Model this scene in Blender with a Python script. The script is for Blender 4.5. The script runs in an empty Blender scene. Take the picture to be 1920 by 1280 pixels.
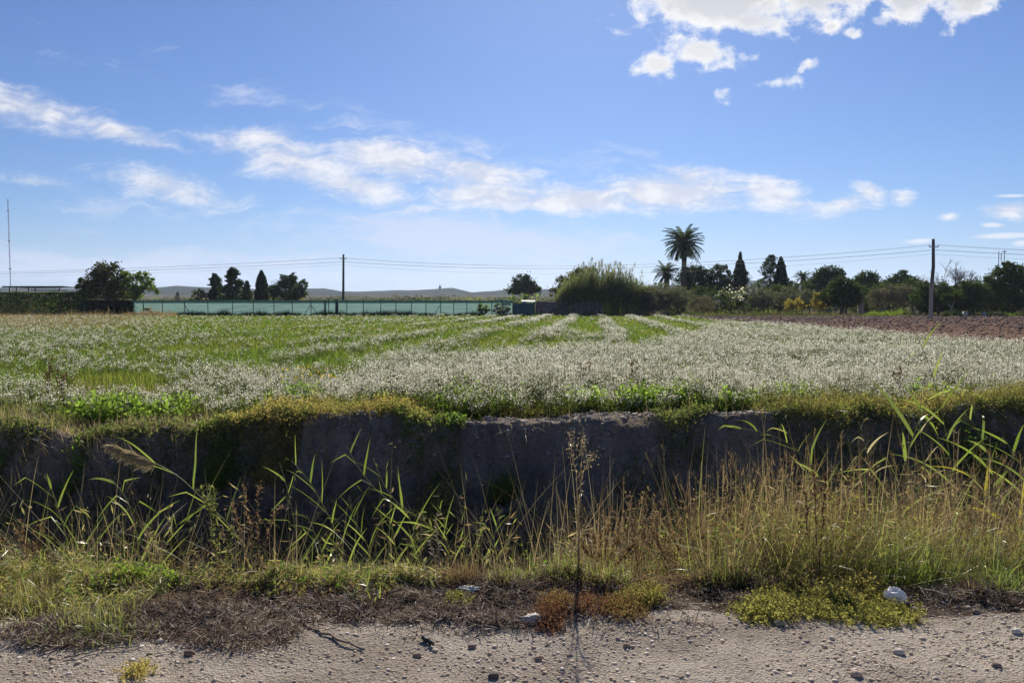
import bpy, math, random
import numpy as np
from mathutils import Vector

R = math.radians
rng = np.random.default_rng(7)
random.seed(7)
scene = bpy.context.scene
COL = scene.collection

# ------------------------------------------------------------------ camera
CAM_H = 1.6
FPX = 1450.0                      # focal length in pixels of the 1920 px wide photograph
PITCH = math.atan(73.0 / FPX)     # horizon sits 73 px above the picture centre
cam_data = bpy.data.cameras.new('camera')
cam_data.sensor_width = 36.0
cam_data.lens = 36.0 * FPX / 1920.0
cam_data.clip_start = 0.05
cam_data.clip_end = 20000.0
cam = bpy.data.objects.new('camera', cam_data)
cam.location = (0, 0, CAM_H)
cam.rotation_euler = (math.pi / 2 - PITCH, 0, 0)
COL.objects.link(cam)
scene.camera = cam

# ------------------------------------------------------------------ light
SUN_EL = R(34.0)
SUN_AZ = R(6.0)                   # to the right of the view axis, in front of the camera
sun_data = bpy.data.lights.new('sun', 'SUN')
sun_data.energy = 5.0
sun_data.angle = R(0.53)
sun_data.color = (1.0, 0.93, 0.82)
sun = bpy.data.objects.new('sun', sun_data)
sd = Vector((math.sin(SUN_AZ) * math.cos(SUN_EL), math.cos(SUN_AZ) * math.cos(SUN_EL), math.sin(SUN_EL)))
sun.rotation_euler = sd.to_track_quat('Z', 'Y').to_euler()
sun.location = (0, 0, 60)
COL.objects.link(sun)

scene.view_settings.view_transform = 'Standard'
scene.view_settings.look = 'None'
scene.view_settings.exposure = 0.76
scene.view_settings.gamma = 1.0
scene.cycles.use_denoising = True
scene.cycles.denoiser = 'OPENIMAGEDENOISE'
scene.cycles.denoising_input_passes = 'RGB_ALBEDO_NORMAL'
scene.cycles.denoising_prefilter = 'ACCURATE'
scene.cycles.max_bounces = 8
scene.cycles.diffuse_bounces = 3
scene.cycles.transmission_bounces = 4
scene.cycles.transparent_max_bounces = 8
scene.cycles.volume_bounces = 0
scene.cycles.sample_clamp_indirect = 4.0

# ------------------------------------------------------------------ node helper
class NG:
    """short hand for building node trees"""
    def __init__(s, tree):
        s.t = tree; s.n = tree.nodes; s.l = tree.links
    def new(s, typ, **kw):
        nd = s.n.new(typ)
        for k, v in kw.items(): setattr(nd, k, v)
        return nd
    def put(s, sock, v):
        if isinstance(v, bpy.types.NodeSocket): s.l.new(v, sock)
        elif v is not None:
            if hasattr(sock.default_value, '__len__') and not hasattr(v, '__len__'): v = [v] * len(sock.default_value)
            if hasattr(v, '__len__') and len(sock.default_value) == 4 and len(v) == 3: v = (*v, 1.0)
            sock.default_value = v
    def m(s, op, a, b=None, c=None, clamp=False):
        nd = s.new('ShaderNodeMath', operation=op, use_clamp=clamp)
        for i, v in enumerate((a, b, c)):
            if v is not None: s.put(nd.inputs[i], v)
        return nd.outputs[0]
    def vm(s, op, a, b=None):
        nd = s.new('ShaderNodeVectorMath', operation=op)
        s.put(nd.inputs[0], a)
        if b is not None: s.put(nd.inputs[1], b)
        return nd.outputs[0]
    def comb(s, x, y, z):
        nd = s.new('ShaderNodeCombineXYZ')
        for i, v in enumerate((x, y, z)): s.put(nd.inputs[i], v)
        return nd.outputs[0]
    def noise(s, vec, scale, detail=4, rough=0.55, dist=0.0, color=False):
        nd = s.new('ShaderNodeTexNoise')
        s.put(nd.inputs['Vector'], vec); s.put(nd.inputs['Scale'], scale)
        nd.inputs['Detail'].default_value = detail; nd.inputs['Roughness'].default_value = rough
        nd.inputs['Distortion'].default_value = dist
        return nd.outputs['Color' if color else 'Fac']
    def mr(s, v, a, b, c=0.0, d=1.0, smooth=True):
        nd = s.new('ShaderNodeMapRange', interpolation_type='SMOOTHSTEP' if smooth else 'LINEAR')
        for i, x in enumerate((v, a, b, c, d)): s.put(nd.inputs[i], x)
        return nd.outputs[0]
    def mix(s, f, a, b, blend='MIX'):
        nd = s.new('ShaderNodeMix', data_type='RGBA', blend_type=blend)
        s.put(nd.inputs[0], f); s.put(nd.inputs[6], a); s.put(nd.inputs[7], b)
        return nd.outputs[2]
    def ramp(s, f, stops):
        nd = s.new('ShaderNodeValToRGB'); e = nd.color_ramp.elements
        while len(e) < len(stops): e.new(0.5)
        for el, (p, c) in zip(e, stops):
            el.position = p; el.color = (*c, 1.0)
        s.put(nd.inputs[0], f)
        return nd.outputs[0]

# ------------------------------------------------------------------ world: sky and clouds
world = bpy.data.worlds.new('World')
scene.world = world
world.use_nodes = True
g = NG(world.node_tree)
g.n.clear()
sky = g.new('ShaderNodeTexSky', sky_type='NISHITA')
sky.sun_disc = False
sky.sun_elevation = SUN_EL
sky.sun_rotation = SUN_AZ
sky.altitude = 0.0
sky.air_density = 1.0
sky.dust_density = 0.25
sky.ozone_density = 2.5
tc = g.new('ShaderNodeTexCoord')
sep = g.new('ShaderNodeSeparateXYZ'); g.l.new(tc.outputs['Generated'], sep.inputs[0])
dx, dy, dz = sep.outputs
front = g.mr(dy, 0.05, 0.25)
yy = g.m('MAXIMUM', dy, 0.05)
S = g.m('DIVIDE', dx, yy)         # bearing and height as tangents: the sky is at infinity
T = g.m('DIVIDE', dz, yy)
st = g.comb(S, T, 0.0)
# wind drags the wisps down to the right: noise stretched along that direction
warp = g.vm('SUBTRACT', g.noise(st, 9.0, 4, 0.6, 0.0, True), (0.5, 0.5, 0.5))
def wind(sx, sy, amount):
    w = g.vm('SCALE', warp); w.node.inputs['Scale'].default_value = amount
    mp = g.new('ShaderNodeMapping'); mp.inputs['Rotation'].default_value = (0, 0, R(13)); mp.inputs['Scale'].default_value = (sx, sy, 1.0)
    g.l.new(g.vm('ADD', st, w), mp.inputs['Vector'])
    return mp.outputs[0]
streak = g.noise(wind(6.5, 34.0, 0.07), 1.0, 7, 0.66)
fluff = g.noise(st, 26.0, 7, 0.62, 0.3)
bent = g.vm('SCALE', warp); bent.node.inputs['Scale'].default_value = 0.022
stw = g.vm('ADD', st, bent)

def blobs(items, vec):
    """union of soft ellipses given as (px, py, rx, ry, tilt in degrees, weight) on the photograph's 1920 px grid"""
    acc = None
    for (px, py, rx, ry, tilt, w) in items:
        mp = g.new('ShaderNodeMapping', vector_type='TEXTURE')
        mp.inputs['Location'].default_value = ((px - 960) / FPX, (567 - py) / FPX, 0)
        mp.inputs['Rotation'].default_value = (0, 0, R(-tilt))
        mp.inputs['Scale'].default_value = (rx / FPX, ry / FPX, 1.0)
        g.l.new(vec, mp.inputs['Vector'])
        ln = g.new('ShaderNodeVectorMath', operation='LENGTH'); g.l.new(mp.outputs[0], ln.inputs[0])
        e = g.m('MULTIPLY_ADD', ln.outputs['Value'], -w, w)
        acc = e if acc is None else g.m('MAXIMUM', acc, e)
    return acc

wisps = blobs([(70, 208, 190, 42, 11, 1.1), (235, 252, 150, 26, 17, 1.0), (60, 335, 100, 18, 8, .6), (340, 357, 190, 36, 12, 1.0),
               (560, 305, 220, 62, 16, 1.05), (500, 262, 100, 24, 5, 1.1), (740, 305, 170, 52, 9, 1.3), (890, 328, 180, 46, 10, 1.2), (660, 350, 170, 40, 12, 1.1),
               (920, 368, 170, 42, 4, 1.5), (1080, 378, 190, 34, 0, 1.6), (1250, 362, 190, 52, 0, 1.5), (1290, 335, 65, 26, 0, 1.2), (1440, 368, 100, 40, 12, 1.35),
               (1575, 385, 100, 24, -12, .9), (1622, 365, 48, 28, 20, 1.05), (1682, 372, 30, 22, 0, .9), (1890, 390, 56, 24, -5, 1.1), (1775, 407, 24, 8, -4, .8)], stw)
sharp = blobs([(1890, 369, 50, 5, -1, 1), (1878, 443, 85, 8, -2, 1.1), (1718, 453, 46, 8, -3, 1), (1855, 423, 30, 7, 0, 1), (1912, 456, 28, 8, -4, 1)], st)
cumul = blobs([(1335, 12, 205, 72, 4, 1.2), (1400, 50, 95, 36, 6, 1.0), (1530, 8, 125, 62, -8, 1.1), (1310, 105, 84, 36, 6, 1.1), (1228, 128, 48, 30, 5, 1.1),
               (1690, 10, 80, 55, -30, 1.1), (1800, 2, 95, 56, -15, 1.15), (1545, 62, 30, 18, -25, .7), (1587, 74, 20, 14, 0, .9), (1508, 130, 22, 12, -12, .9),
               (1340, 185, 18, 14, 0, .45), (1445, 162, 34, 10, 0, .4), (1158, 72, 18, 12, 0, .4)], st)
veil = blobs([(880, 450, 440, 56, 4, 1.25), (700, 415, 360, 24, 6, .6), (250, 505, 560, 52, 2, 1.15), (900, 505, 600, 44, 1, .7), (800, 250, 460, 26, 13, .25), (1180, 330, 420, 40, 12, .4), (400, 420, 330, 40, 8, .3)], stw)

nz = g.m('SUBTRACT', streak, 0.5)
nf = g.m('SUBTRACT', fluff, 0.5)
wd = g.mr(g.m('MULTIPLY_ADD', nz, 2.5, g.m('MULTIPLY_ADD', nf, 0.7, wisps)), -0.05, 1.12)
cd = g.mr(g.m('MULTIPLY_ADD', nf, 3.0, g.m('MULTIPLY_ADD', nz, 1.6, cumul)), -0.05, 0.80)
xd = g.mr(g.m('MULTIPLY_ADD', nz, 0.8, sharp), 0.1, 0.8)
vd = g.mr(g.m('MULTIPLY_ADD', nz, 3.0, veil), 0.0, 1.0)

SKY_K = 0.0525
K = 0.59 / SKY_K          # cloud colours below are picture values
base = g.mix(1.0, sky.outputs[0], (0.53, 0.69, 1.0), 'MULTIPLY')
low = g.mr(T, 0.0, 0.15, 1.0, 0.0)
base = g.mix(g.m('MULTIPLY', low, 0.5), base, (0.50 * K, 0.62 * K, 0.90 * K))
c1 = g.mix(g.m('MULTIPLY', g.m('MULTIPLY', vd, 0.72), front), base, (0.66 * K, 0.72 * K, 0.90 * K))
wcol = g.mix(g.mr(g.m('ADD', nf, nz), -0.16, 0.2), (0.66 * K, 0.69 * K, 0.80 * K), (0.93 * K, 0.92 * K, 0.94 * K))
c2 = g.mix(g.m('MULTIPLY', g.m('MULTIPLY', wd, 0.92), front), c1, wcol)
c2 = g.mix(g.m('MULTIPLY', g.m('MULTIPLY', xd, 0.8), front), c2, (0.82 * K, 0.85 * K, 0.93 * K))
# thick middles of the cumulus are grey, their thin sunlit rims white
thick = g.m('MULTIPLY', g.mr(g.m('MULTIPLY_ADD', nf, 1.6, cumul), 0.30, 0.95), g.mr(T, 0.30, 0.40, 0.55, 1.0))
ccol = g.mix(thick, (1.02 * K, 1.01 * K, 1.0 * K), (0.64 * K, 0.66 * K, 0.71 * K))
c3 = g.mix(g.m('MULTIPLY', cd, front), c2, ccol)
bg = g.new('ShaderNodeBackground'); g.put(bg.inputs[0], c3); bg.inputs[1].default_value = SKY_K
out = g.new('ShaderNodeOutputWorld'); g.l.new(bg.outputs[0], out.inputs[0])
world.cycles.sampling_method = 'MANUAL'
world.cycles.sample_map_resolution = 512

# ------------------------------------------------------------------ geometry helpers
FWD = np.array([0.0, math.cos(PITCH), -math.sin(PITCH)]); UPV = np.array([0.0, math.sin(PITCH), math.cos(PITCH)])
def P(px, py, d):
    """the place d metres away (along +Y) that the photograph shows at px, py"""
    r = FWD + np.array([1.0, 0, 0]) * ((px - 960) / FPX) + UPV * ((640 - py) / FPX)
    return np.array([0, 0, CAM_H]) + r * (d / r[1])
def XZ(px, py, d):
    p = P(px, py, d); return p[0], p[2]

def hashn(ix, iy, seed):
    h = (ix.astype(np.int64) * 374761393 + iy.astype(np.int64) * 668265263 + seed * 1442695041) & 0xFFFFFFFF
    h = ((h ^ (h >> 13)) * 1274126177) & 0xFFFFFFFF
    return ((h ^ (h >> 16)) & 0xFFFF) / 65535.0
def vnoise(x, y, seed=0):
    x = np.asarray(x, float); y = np.asarray(y, float)
    ix = np.floor(x); iy = np.floor(y); fx = x - ix; fy = y - iy
    fx = fx * fx * (3 - 2 * fx); fy = fy * fy * (3 - 2 * fy)
    a = hashn(ix, iy, seed); b = hashn(ix + 1, iy, seed); c = hashn(ix, iy + 1, seed); d = hashn(ix + 1, iy + 1, seed)
    return (a + (b - a) * fx) * (1 - fy) + (c + (d - c) * fx) * fy - 0.5
def fbm(x, y, seed=0, oct=4, gain=0.5):
    t = 0; a = 1.0
    for k in range(oct):
        t = t + a * vnoise(np.asarray(x) * 2 ** k + 17.3 * k, np.asarray(y) * 2 ** k - 9.1 * k, seed + k); a *= gain
    return t
def sstep(x, a, b):
    t = np.clip((np.asarray(x, float) - a) / (b - a), 0, 1); return t * t * (3 - 2 * t)
def U(a, b, n): return rng.uniform(a, b, n)

class MB:
    """collects vertices and faces (numpy) and links them as ONE mesh object"""
    def __init__(s): s.V = []; s.F = []; s.M = []; s.n = 0
    def add(s, V, F, mat=0):
        V = np.asarray(V, float).reshape(-1, 3); F = np.asarray(F, np.int64)
        s.V.append(V); s.F.append(F + s.n); s.M.append(mat); s.n += len(V); return s
    def build(s, name, mats, parent=None, loc=None, smooth=False):
        me = bpy.data.meshes.new(name)
        V = np.concatenate(s.V)
        if loc is not None: V = V - np.asarray(loc)
        me.vertices.add(len(V)); me.vertices.foreach_set('co', V.astype(np.float32).ravel())
        tot = np.concatenate([np.full(len(f), f.shape[1], np.int32) for f in s.F])
        idx = np.concatenate([f.ravel() for f in s.F]).astype(np.int32)
        me.loops.add(len(idx)); me.loops.foreach_set('vertex_index', idx)
        me.polygons.add(len(tot)); st_ = np.zeros(len(tot), np.int32); st_[1:] = np.cumsum(tot)[:-1]
        me.polygons.foreach_set('loop_start', st_)
        mi = np.concatenate([np.full(len(f), m, np.int32) for f, m in zip(s.F, s.M)])
        me.polygons.foreach_set('material_index', mi)
        if smooth: me.polygons.foreach_set('use_smooth', np.ones(len(tot), bool))
        if not isinstance(mats, (list, tuple)): mats = [mats]
        for m in mats: me.materials.append(m)
        me.update(calc_edges=True)
        o = bpy.data.objects.new(name, me); COL.objects.link(o)
        if parent is not None: o.parent = parent
        elif loc is not None: o.location = loc
        return o

def tag(o, label=None, cat=None, group=None, kind=None):
    for k, v in (('label', label), ('category', cat), ('group', group), ('kind', kind)):
        if v is not None: o[k] = v
    return o
def thing(name, label, cat, loc=(0, 0, 0), group=None):
    o = bpy.data.objects.new(name, None); COL.objects.link(o)
    o.location = tuple(float(v) for v in loc); o.empty_display_size = 0.2
    return tag(o, label, cat, group)

def curves(root, az, L, lean, curl, S_, wav=None):
    """N bent stalks: returns points (N,S+1,3) and the horizontal side direction (N,3)"""
    root = np.asarray(root, float); N = len(root)
    az, L, lean, curl = [np.broadcast_to(np.asarray(v, float), (N,)) for v in (az, L, lean, curl)]
    pts = np.zeros((N, S_ + 1, 3)); pts[:, 0] = root
    for k in range(S_):
        th = lean + curl * ((k + 0.5) / S_)
        st = np.stack([np.sin(th) * np.cos(az), np.sin(th) * np.sin(az), np.cos(th)], 1) * (L / S_)[:, None]
        pts[:, k + 1] = pts[:, k] + st
    side = np.stack([-np.sin(az), np.cos(az), np.zeros(N)], 1)
    return pts, side
def ribbon(mb, pts, side, w, profile, mat=0, roll=None):
    """flat tapering blades along pts"""
    N, K, _ = pts.shape
    w = np.broadcast_to(np.asarray(w, float), (N,))
    prof = np.asarray(profile, float)
    if roll is not None:
        d = pts[:, -1] - pts[:, 0]; d /= np.linalg.norm(d, axis=1)[:, None] + 1e-9
        r = np.broadcast_to(np.asarray(roll, float), (N,))[:, None]
        side = side * np.cos(r) + np.cross(d, side) * np.sin(r)
    off = side[:, None, :] * (w[:, None] * prof[None, :])[:, :, None] * 0.5
    V = np.stack([pts - off, pts + off], 2).reshape(N, K * 2, 3)
    k = np.arange(K - 1)
    f = np.stack([2 * k, 2 * k + 1, 2 * k + 3, 2 * k + 2], 1)
    F = (f[None] + (np.arange(N) * K * 2)[:, None, None]).reshape(-1, 4)
    mb.add(V.reshape(-1, 3), F, mat)
def blade_prof(S_, tip=0.06): return np.linspace(1, 0, S_ + 1) ** 0.7 * (1 - tip) + tip
def leaf_prof(S_): 
    t = np.linspace(0, 1, S_ + 1); return np.clip(np.sin(np.pi * (0.10 + 0.9 * t) ** 0.62), 0.05, 1)
def grass(mb, root, L, w, lean, curl, S_=3, az=None, mat=0, prof=None):
    N = len(root)
    if az is None: az = U(0, 2 * np.pi, N)
    pts, side = curves(root, az, L, lean, curl, S_)
    ribbon(mb, pts, side, w, blade_prof(S_) if prof is None else prof, mat, U(-.6, .6, N))
    return pts

def rand_dirs(n):
    v = rng.normal(size=(n, 3)); return v / (np.linalg.norm(v, axis=1)[:, None] + 1e-9)
def leaves(mb, c, L, W, mat=0, up=0.0, d=None):
    """one small pointed leaf (a diamond folded along its middle) per centre"""
    n = len(c)
    a = rand_dirs(n) if d is None else d
    b = rand_dirs(n); b[:, 2] += 0.0
    nrm = np.cross(a, b); nrm[:, 2] += up * np.sign(nrm[:, 2] + 1e-6); nrm /= np.linalg.norm(nrm, axis=1)[:, None] + 1e-9
    b = np.cross(nrm, a); b /= np.linalg.norm(b, axis=1)[:, None] + 1e-9
    L = np.broadcast_to(np.asarray(L, float), (n,))[:, None]; W = np.broadcast_to(np.asarray(W, float), (n,))[:, None]
    V = np.stack([c - a * L * .5, c + b * W * .5 - nrm * W * .12, c + a * L * .5, c - b * W * .5 - nrm * W * .12], 1)
    F = np.arange(4)[None] + (np.arange(n) * 4)[:, None]
    mb.add(V.reshape(-1, 3), F, mat)
def tube(mb, pts, rad, k=8, mat=0, cap=True):
    pts = np.asarray(pts, float); m = len(pts); rad = np.broadcast_to(np.asarray(rad, float), (m,))
    tan = np.gradient(pts, axis=0); tan /= np.linalg.norm(tan, axis=1)[:, None] + 1e-9
    ref = np.array([1.0, 0, 0]) if abs(tan[0][0]) < 0.8 else np.array([0, 1.0, 0])
    V = []
    for p, t, r in zip(pts, tan, rad):
        a = np.cross(t, ref); a /= np.linalg.norm(a) + 1e-9; b = np.cross(t, a)
        th = np.linspace(0, 2 * np.pi, k, endpoint=False)
        V.append(p + r * (np.cos(th)[:, None] * a + np.sin(th)[:, None] * b))
    V = np.concatenate(V)
    i = np.arange(k); j = (i + 1) % k
    F = np.concatenate([np.stack([i + k * s, j + k * s, j + k * (s + 1), i + k * (s + 1)], 1) for s in range(m - 1)])
    mb.add(V, F, mat)
    if cap: mb.add(V[-k:], np.arange(k)[None], mat); mb.add(V[:k], np.arange(k)[None, ::-1], mat)
def box(mb, x0, x1, y0, y1, z0, z1, mat=0):
    V = [(x, y, z) for z in (z0, z1) for y in (y0, y1) for x in (x0, x1)]
    mb.add(V, [(0, 2, 3, 1), (4, 5, 7, 6), (0, 1, 5, 4), (2, 6, 7, 3), (0, 4, 6, 2), (1, 3, 7, 5)], mat)
def ico():
    t = (1 + 5 ** .5) / 2
    v = np.array([(-1, t, 0), (1, t, 0), (-1, -t, 0), (1, -t, 0), (0, -1, t), (0, 1, t), (0, -1, -t), (0, 1, -t), (t, 0, -1), (t, 0, 1), (-t, 0, -1), (-t, 0, 1)]) / math.sqrt(1 + t * t)
    f = np.array([(0, 11, 5), (0, 5, 1), (0, 1, 7), (0, 7, 10), (0, 10, 11), (1, 5, 9), (5, 11, 4), (11, 10, 2), (10, 7, 6), (7, 1, 8), (3, 9, 4), (3, 4, 2), (3, 2, 6), (3, 6, 8), (3, 8, 9), (4, 9, 5), (2, 4, 11), (6, 2, 10), (8, 6, 7), (9, 8, 1)])
    return v, f
def ico2():
    v, f = ico(); v = [tuple(p) for p in v]; cache = {}
    def mid(a, b):
        k = (min(a, b), max(a, b))
        if k not in cache:
            p = (np.array(v[a]) + np.array(v[b])); p /= np.linalg.norm(p); cache[k] = len(v); v.append(tuple(p))
        return cache[k]
    F = []
    for a, b, c in f:
        ab, bc, ca = mid(a, b), mid(b, c), mid(c, a); F += [(a, ab, ca), (b, bc, ab), (c, ca, bc), (ab, bc, ca)]
    return np.array(v), np.array(F)
def stones(mb, c, r, flat=0.6, mat=0, fine=False):
    v, f = ico2() if fine else ico(); n = len(c); m = len(v)
    jit = 1 + rng.uniform(-.28, .28, (n, m, 1))
    sc = np.stack([U(.7, 1.3, n), U(.7, 1.3, n), U(flat * .6, flat * 1.3, n)], 1)
    V = v[None] * jit * sc[:, None, :]
    a = U(0, 6.28, n); ca, sa = np.cos(a)[:, None], np.sin(a)[:, None]
    X = V[:, :, 0] * ca - V[:, :, 1] * sa; Y = V[:, :, 0] * sa + V[:, :, 1] * ca
    V = np.stack([X, Y, V[:, :, 2]], 2) * np.broadcast_to(np.asarray(r, float), (n,))[:, None, None] + c[:, None, :]
    F = (f[None] + (np.arange(n) * m)[:, None, None]).reshape(-1, 3)
    mb.add(V.reshape(-1, 3), F, mat)

# ------------------------------------------------------------------ materials
def newmat(name):
    m = bpy.data.materials.new(name); m.use_nodes = True
    n = NG(m.node_tree); n.n.clear(); n.out = n.new('ShaderNodeOutputMaterial')
    return m, n
def leafmat(name, lo, hi, trans=0.45, gloss=0.0, patch=None, pscale=0.8, warm=(1.15, 1.15, 0.75)):
    """leaf: colour varies leaf by leaf; light passes through"""
    m, n = newmat(name)
    geo = n.new('ShaderNodeNewGeometry')
    c = n.mix(geo.outputs['Random Per Island'], lo, hi)
    if patch is not None:
        pos = n.new('ShaderNodeNewGeometry').outputs['Position']
        c = n.mix(n.mr(n.noise(pos, pscale, 2), 0.42, 0.62), c, patch)
    d = n.new('ShaderNodeBsdfDiffuse'); n.put(d.inputs[0], c)
    t = n.new('ShaderNodeBsdfTranslucent'); n.put(t.inputs[0], n.mix(1.0, c, warm, 'MULTIPLY'))
    mx = n.new('ShaderNodeMixShader'); mx.inputs[0].default_value = trans
    n.l.new(d.outputs[0], mx.inputs[1]); n.l.new(t.outputs[0], mx.inputs[2]); last = mx.outputs[0]
    if gloss:
        gl = n.new('ShaderNodeBsdfGlossy'); gl.inputs['Roughness'].default_value = 0.38
        m2 = n.new('ShaderNodeMixShader'); m2.inputs[0].default_value = gloss
        n.l.new(last, m2.inputs[1]); n.l.new(gl.outputs[0], m2.inputs[2]); last = m2.outputs[0]
    n.l.new(last, n.out.inputs[0]); return m
def solidmat(name, lo, hi, scale=8.0, rough=0.9, bump=0.0, bscale=None, spec=0.15, stretch=None, metallic=0.0, detail=5):
    m, n = newmat(name)
    pos = n.new('ShaderNodeTexCoord').outputs['Object']
    if stretch: 
        mp = n.new('ShaderNodeMapping'); mp.inputs['Scale'].default_value = stretch; n.l.new(pos, mp.inputs[0]); pos = mp.outputs[0]
    f = n.noise(pos, scale, detail, 0.6)
    b = n.new('ShaderNodeBsdfPrincipled'); n.put(b.inputs['Base Color'], n.mix(n.mr(f, 0.3, 0.7), lo, hi))
    b.inputs['Roughness'].default_value = rough; b.inputs['Specular IOR Level'].default_value = spec; b.inputs['Metallic'].default_value = metallic
    if bump:
        bp = n.new('ShaderNodeBump'); bp.inputs['Strength'].default_value = 0.8; bp.inputs['Distance'].default_value = bump
        n.l.new(n.noise(pos, bscale or scale * 4, 5, 0.65), bp.inputs['Height']); n.l.new(bp.outputs[0], b.inputs['Normal'])
    n.l.new(b.outputs[0], n.out.inputs[0]); return m

# ------------------------------------------------------------------ the lie of the land
def y_track(x):  return 3.93 + 0.05 * np.clip(x, -8, 8) + 0.22 * fbm(np.asarray(x) * 1.1, 0 * np.asarray(x) + 3.3, 5, 3)
def y_near(x):   return 4.50 + 0.14 * fbm(np.asarray(x) * 0.9, 0 * np.asarray(x) + 8.1, 11, 3)
def y_far(x):    return 10.45 + 0.04 * np.clip(x, -14, 14) + 1.0 * fbm(np.asarray(x) * 0.5, 0 * np.asarray(x) + 1.7, 21, 7, .6)
def x_plough(y): return 17.2 + (np.asarray(y) - 24) * 0.027 + 0.4 * fbm(np.asarray(y) * .3, 0 * np.asarray(y), 31, 2)
PROF_T = [0.0, 0.12, 0.28, 0.45, 0.62, 0.724, 0.828, 0.914, 0.962, 0.985, 1.0]
PROF_Z = [0.0, -0.55, -1.45, -1.75, -1.70, -1.50, -1.10, -0.74, -0.46, -0.14, 0.0]
def height(x, y):
    x = np.asarray(x, float); y = np.asarray(y, float)
    yn, yf = y_near(x), y_far(x)
    t = (y - yn) / (yf - yn)
    z = np.interp(t, PROF_T, PROF_Z)
    inside = sstep(t, -0.02, 0.08) * (1 - sstep(t, 0.97, 1.02))
    z = z + inside * (0.24 * fbm(x * 1.1, y * 1.5, 41, 4, .55) + 0.10 * fbm(x * 5, y * 5, 45, 4, .6))
    bank = sstep(t, .70, .80) * (1 - sstep(t, .965, 1.0))
    z = z + bank * (0.30 * fbm(x * .8, y * .25, 47, 4, .6) + .10 * np.abs(fbm(x * 2.6, y * 1.2, 49, 4, .6)))
    lip = np.exp(-((y - yf - 0.18) / 0.3) ** 2)
    z = z + np.exp(-((y - yf - .3) / .9) ** 2) * (.17 * fbm(x * .7, y * .3, 57, 4, .6) - .06 * sstep(-x, 3.0, 4.5))
    z = z + lip * 0.09 * (fbm(x * 2.5, y * 3, 51, 3) + .4)
    verge = sstep(y, y_track(x) - .15, y_track(x) + .3) * (1 - sstep(t, 0, .1))
    z = z + verge * (-0.01 + 0.06 * fbm(x * 3, y * 3, 55, 4, .6))
    near = (y < 4.6)
    z = z + np.where(near, 0.030 * fbm(x * .9, y * .9, 61, 3) + 0.014 * fbm(x * 6, y * 6, 65, 3) - .02, 0)
    fld = sstep(y, yf + .1, yf + 1.0)
    z = z + fld * (0.06 * fbm(x * .5, y * .5, 71, 3))
    return z

XS = np.unique(np.concatenate([-np.geomspace(10, 90, 26)[::-1], np.arange(-10, 10.001, 0.05), np.geomspace(10, 90, 26)]))
def sheet(name, mat, rows, xs, label=None, zoff=0.0, smooth=True, kind='structure'):
    """a grid whose rows are functions y(x) so that neighbouring sheets meet along the same line"""
    Y = np.stack([r(xs) if callable(r) else np.full(len(xs), r) for r in rows])
    X = np.broadcast_to(xs, Y.shape); Z = height(X, Y) + zoff
    m, k = Y.shape; i = np.arange(m * k).reshape(m, k)
    F = np.stack([i[:-1, :-1], i[:-1, 1:], i[1:, 1:], i[1:, :-1]], -1).reshape(-1, 4)
    mb = MB(); mb.add(np.stack([X, Y, Z], -1), F)
    return tag(mb.build(name, mat, smooth=smooth), label, kind=kind)
def between(a, b, n, ends=True):
    return [(lambda t: (lambda x: (1 - t) * a(x) + t * b(x)))(t) for t in np.linspace(0, 1, n)]
const = lambda v: (lambda x: np.full(np.shape(x), float(v)))

# gravel track --------------------------------------------------------------
m_track, n = newmat('gravel_track')
pos = n.new('ShaderNodeNewGeometry').outputs['Position']
f1 = n.noise(pos, 1.3, 5, 0.6); f2 = n.noise(pos, 60, 4, 0.7); f3 = n.noise(pos, 14, 5, 0.65)
c = n.mix(n.mr(f1, .38, .62), (.44, .365, .28), (.66, .565, .445))
c = n.mix(n.mr(f3, .5, .72), c, (.35, .285, .225))
c = n.mix(n.mr(f2, .52, .75), c, (.22, .18, .15))
c = n.mix(n.mr(n.noise(pos, 95, 2, .6), .62, .74), c, (.62, .58, .53))
vo = n.new('ShaderNodeTexVoronoi'); n.l.new(pos, vo.inputs[0]); vo.inputs['Scale'].default_value = 75
vo2 = n.new('ShaderNodeTexVoronoi'); n.l.new(pos, vo2.inputs[0]); vo2.inputs['Scale'].default_value = 28
hh = n.m('ADD', n.m('MULTIPLY', n.mr(vo.outputs[0], 0, .6, 1, 0), .35), n.m('ADD', n.m('MULTIPLY', n.mr(vo2.outputs[0], 0, .5, 1, 0), n.m('MULTIPLY', n.mr(f3, .45, .6), .7)), n.m('MULTIPLY', f2, .9)))
bp = n.new('ShaderNodeBump'); bp.inputs['Distance'].default_value = .022; bp.inputs['Strength'].default_value = 1.0; n.l.new(hh, bp.inputs['Height'])
b = n.new('ShaderNodeBsdfDiffuse'); b.inputs['Roughness'].default_value = .6; n.put(b.inputs[0], c); n.l.new(bp.outputs[0], b.inputs['Normal']); n.l.new(b.outputs[0], n.out.inputs[0])

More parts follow.
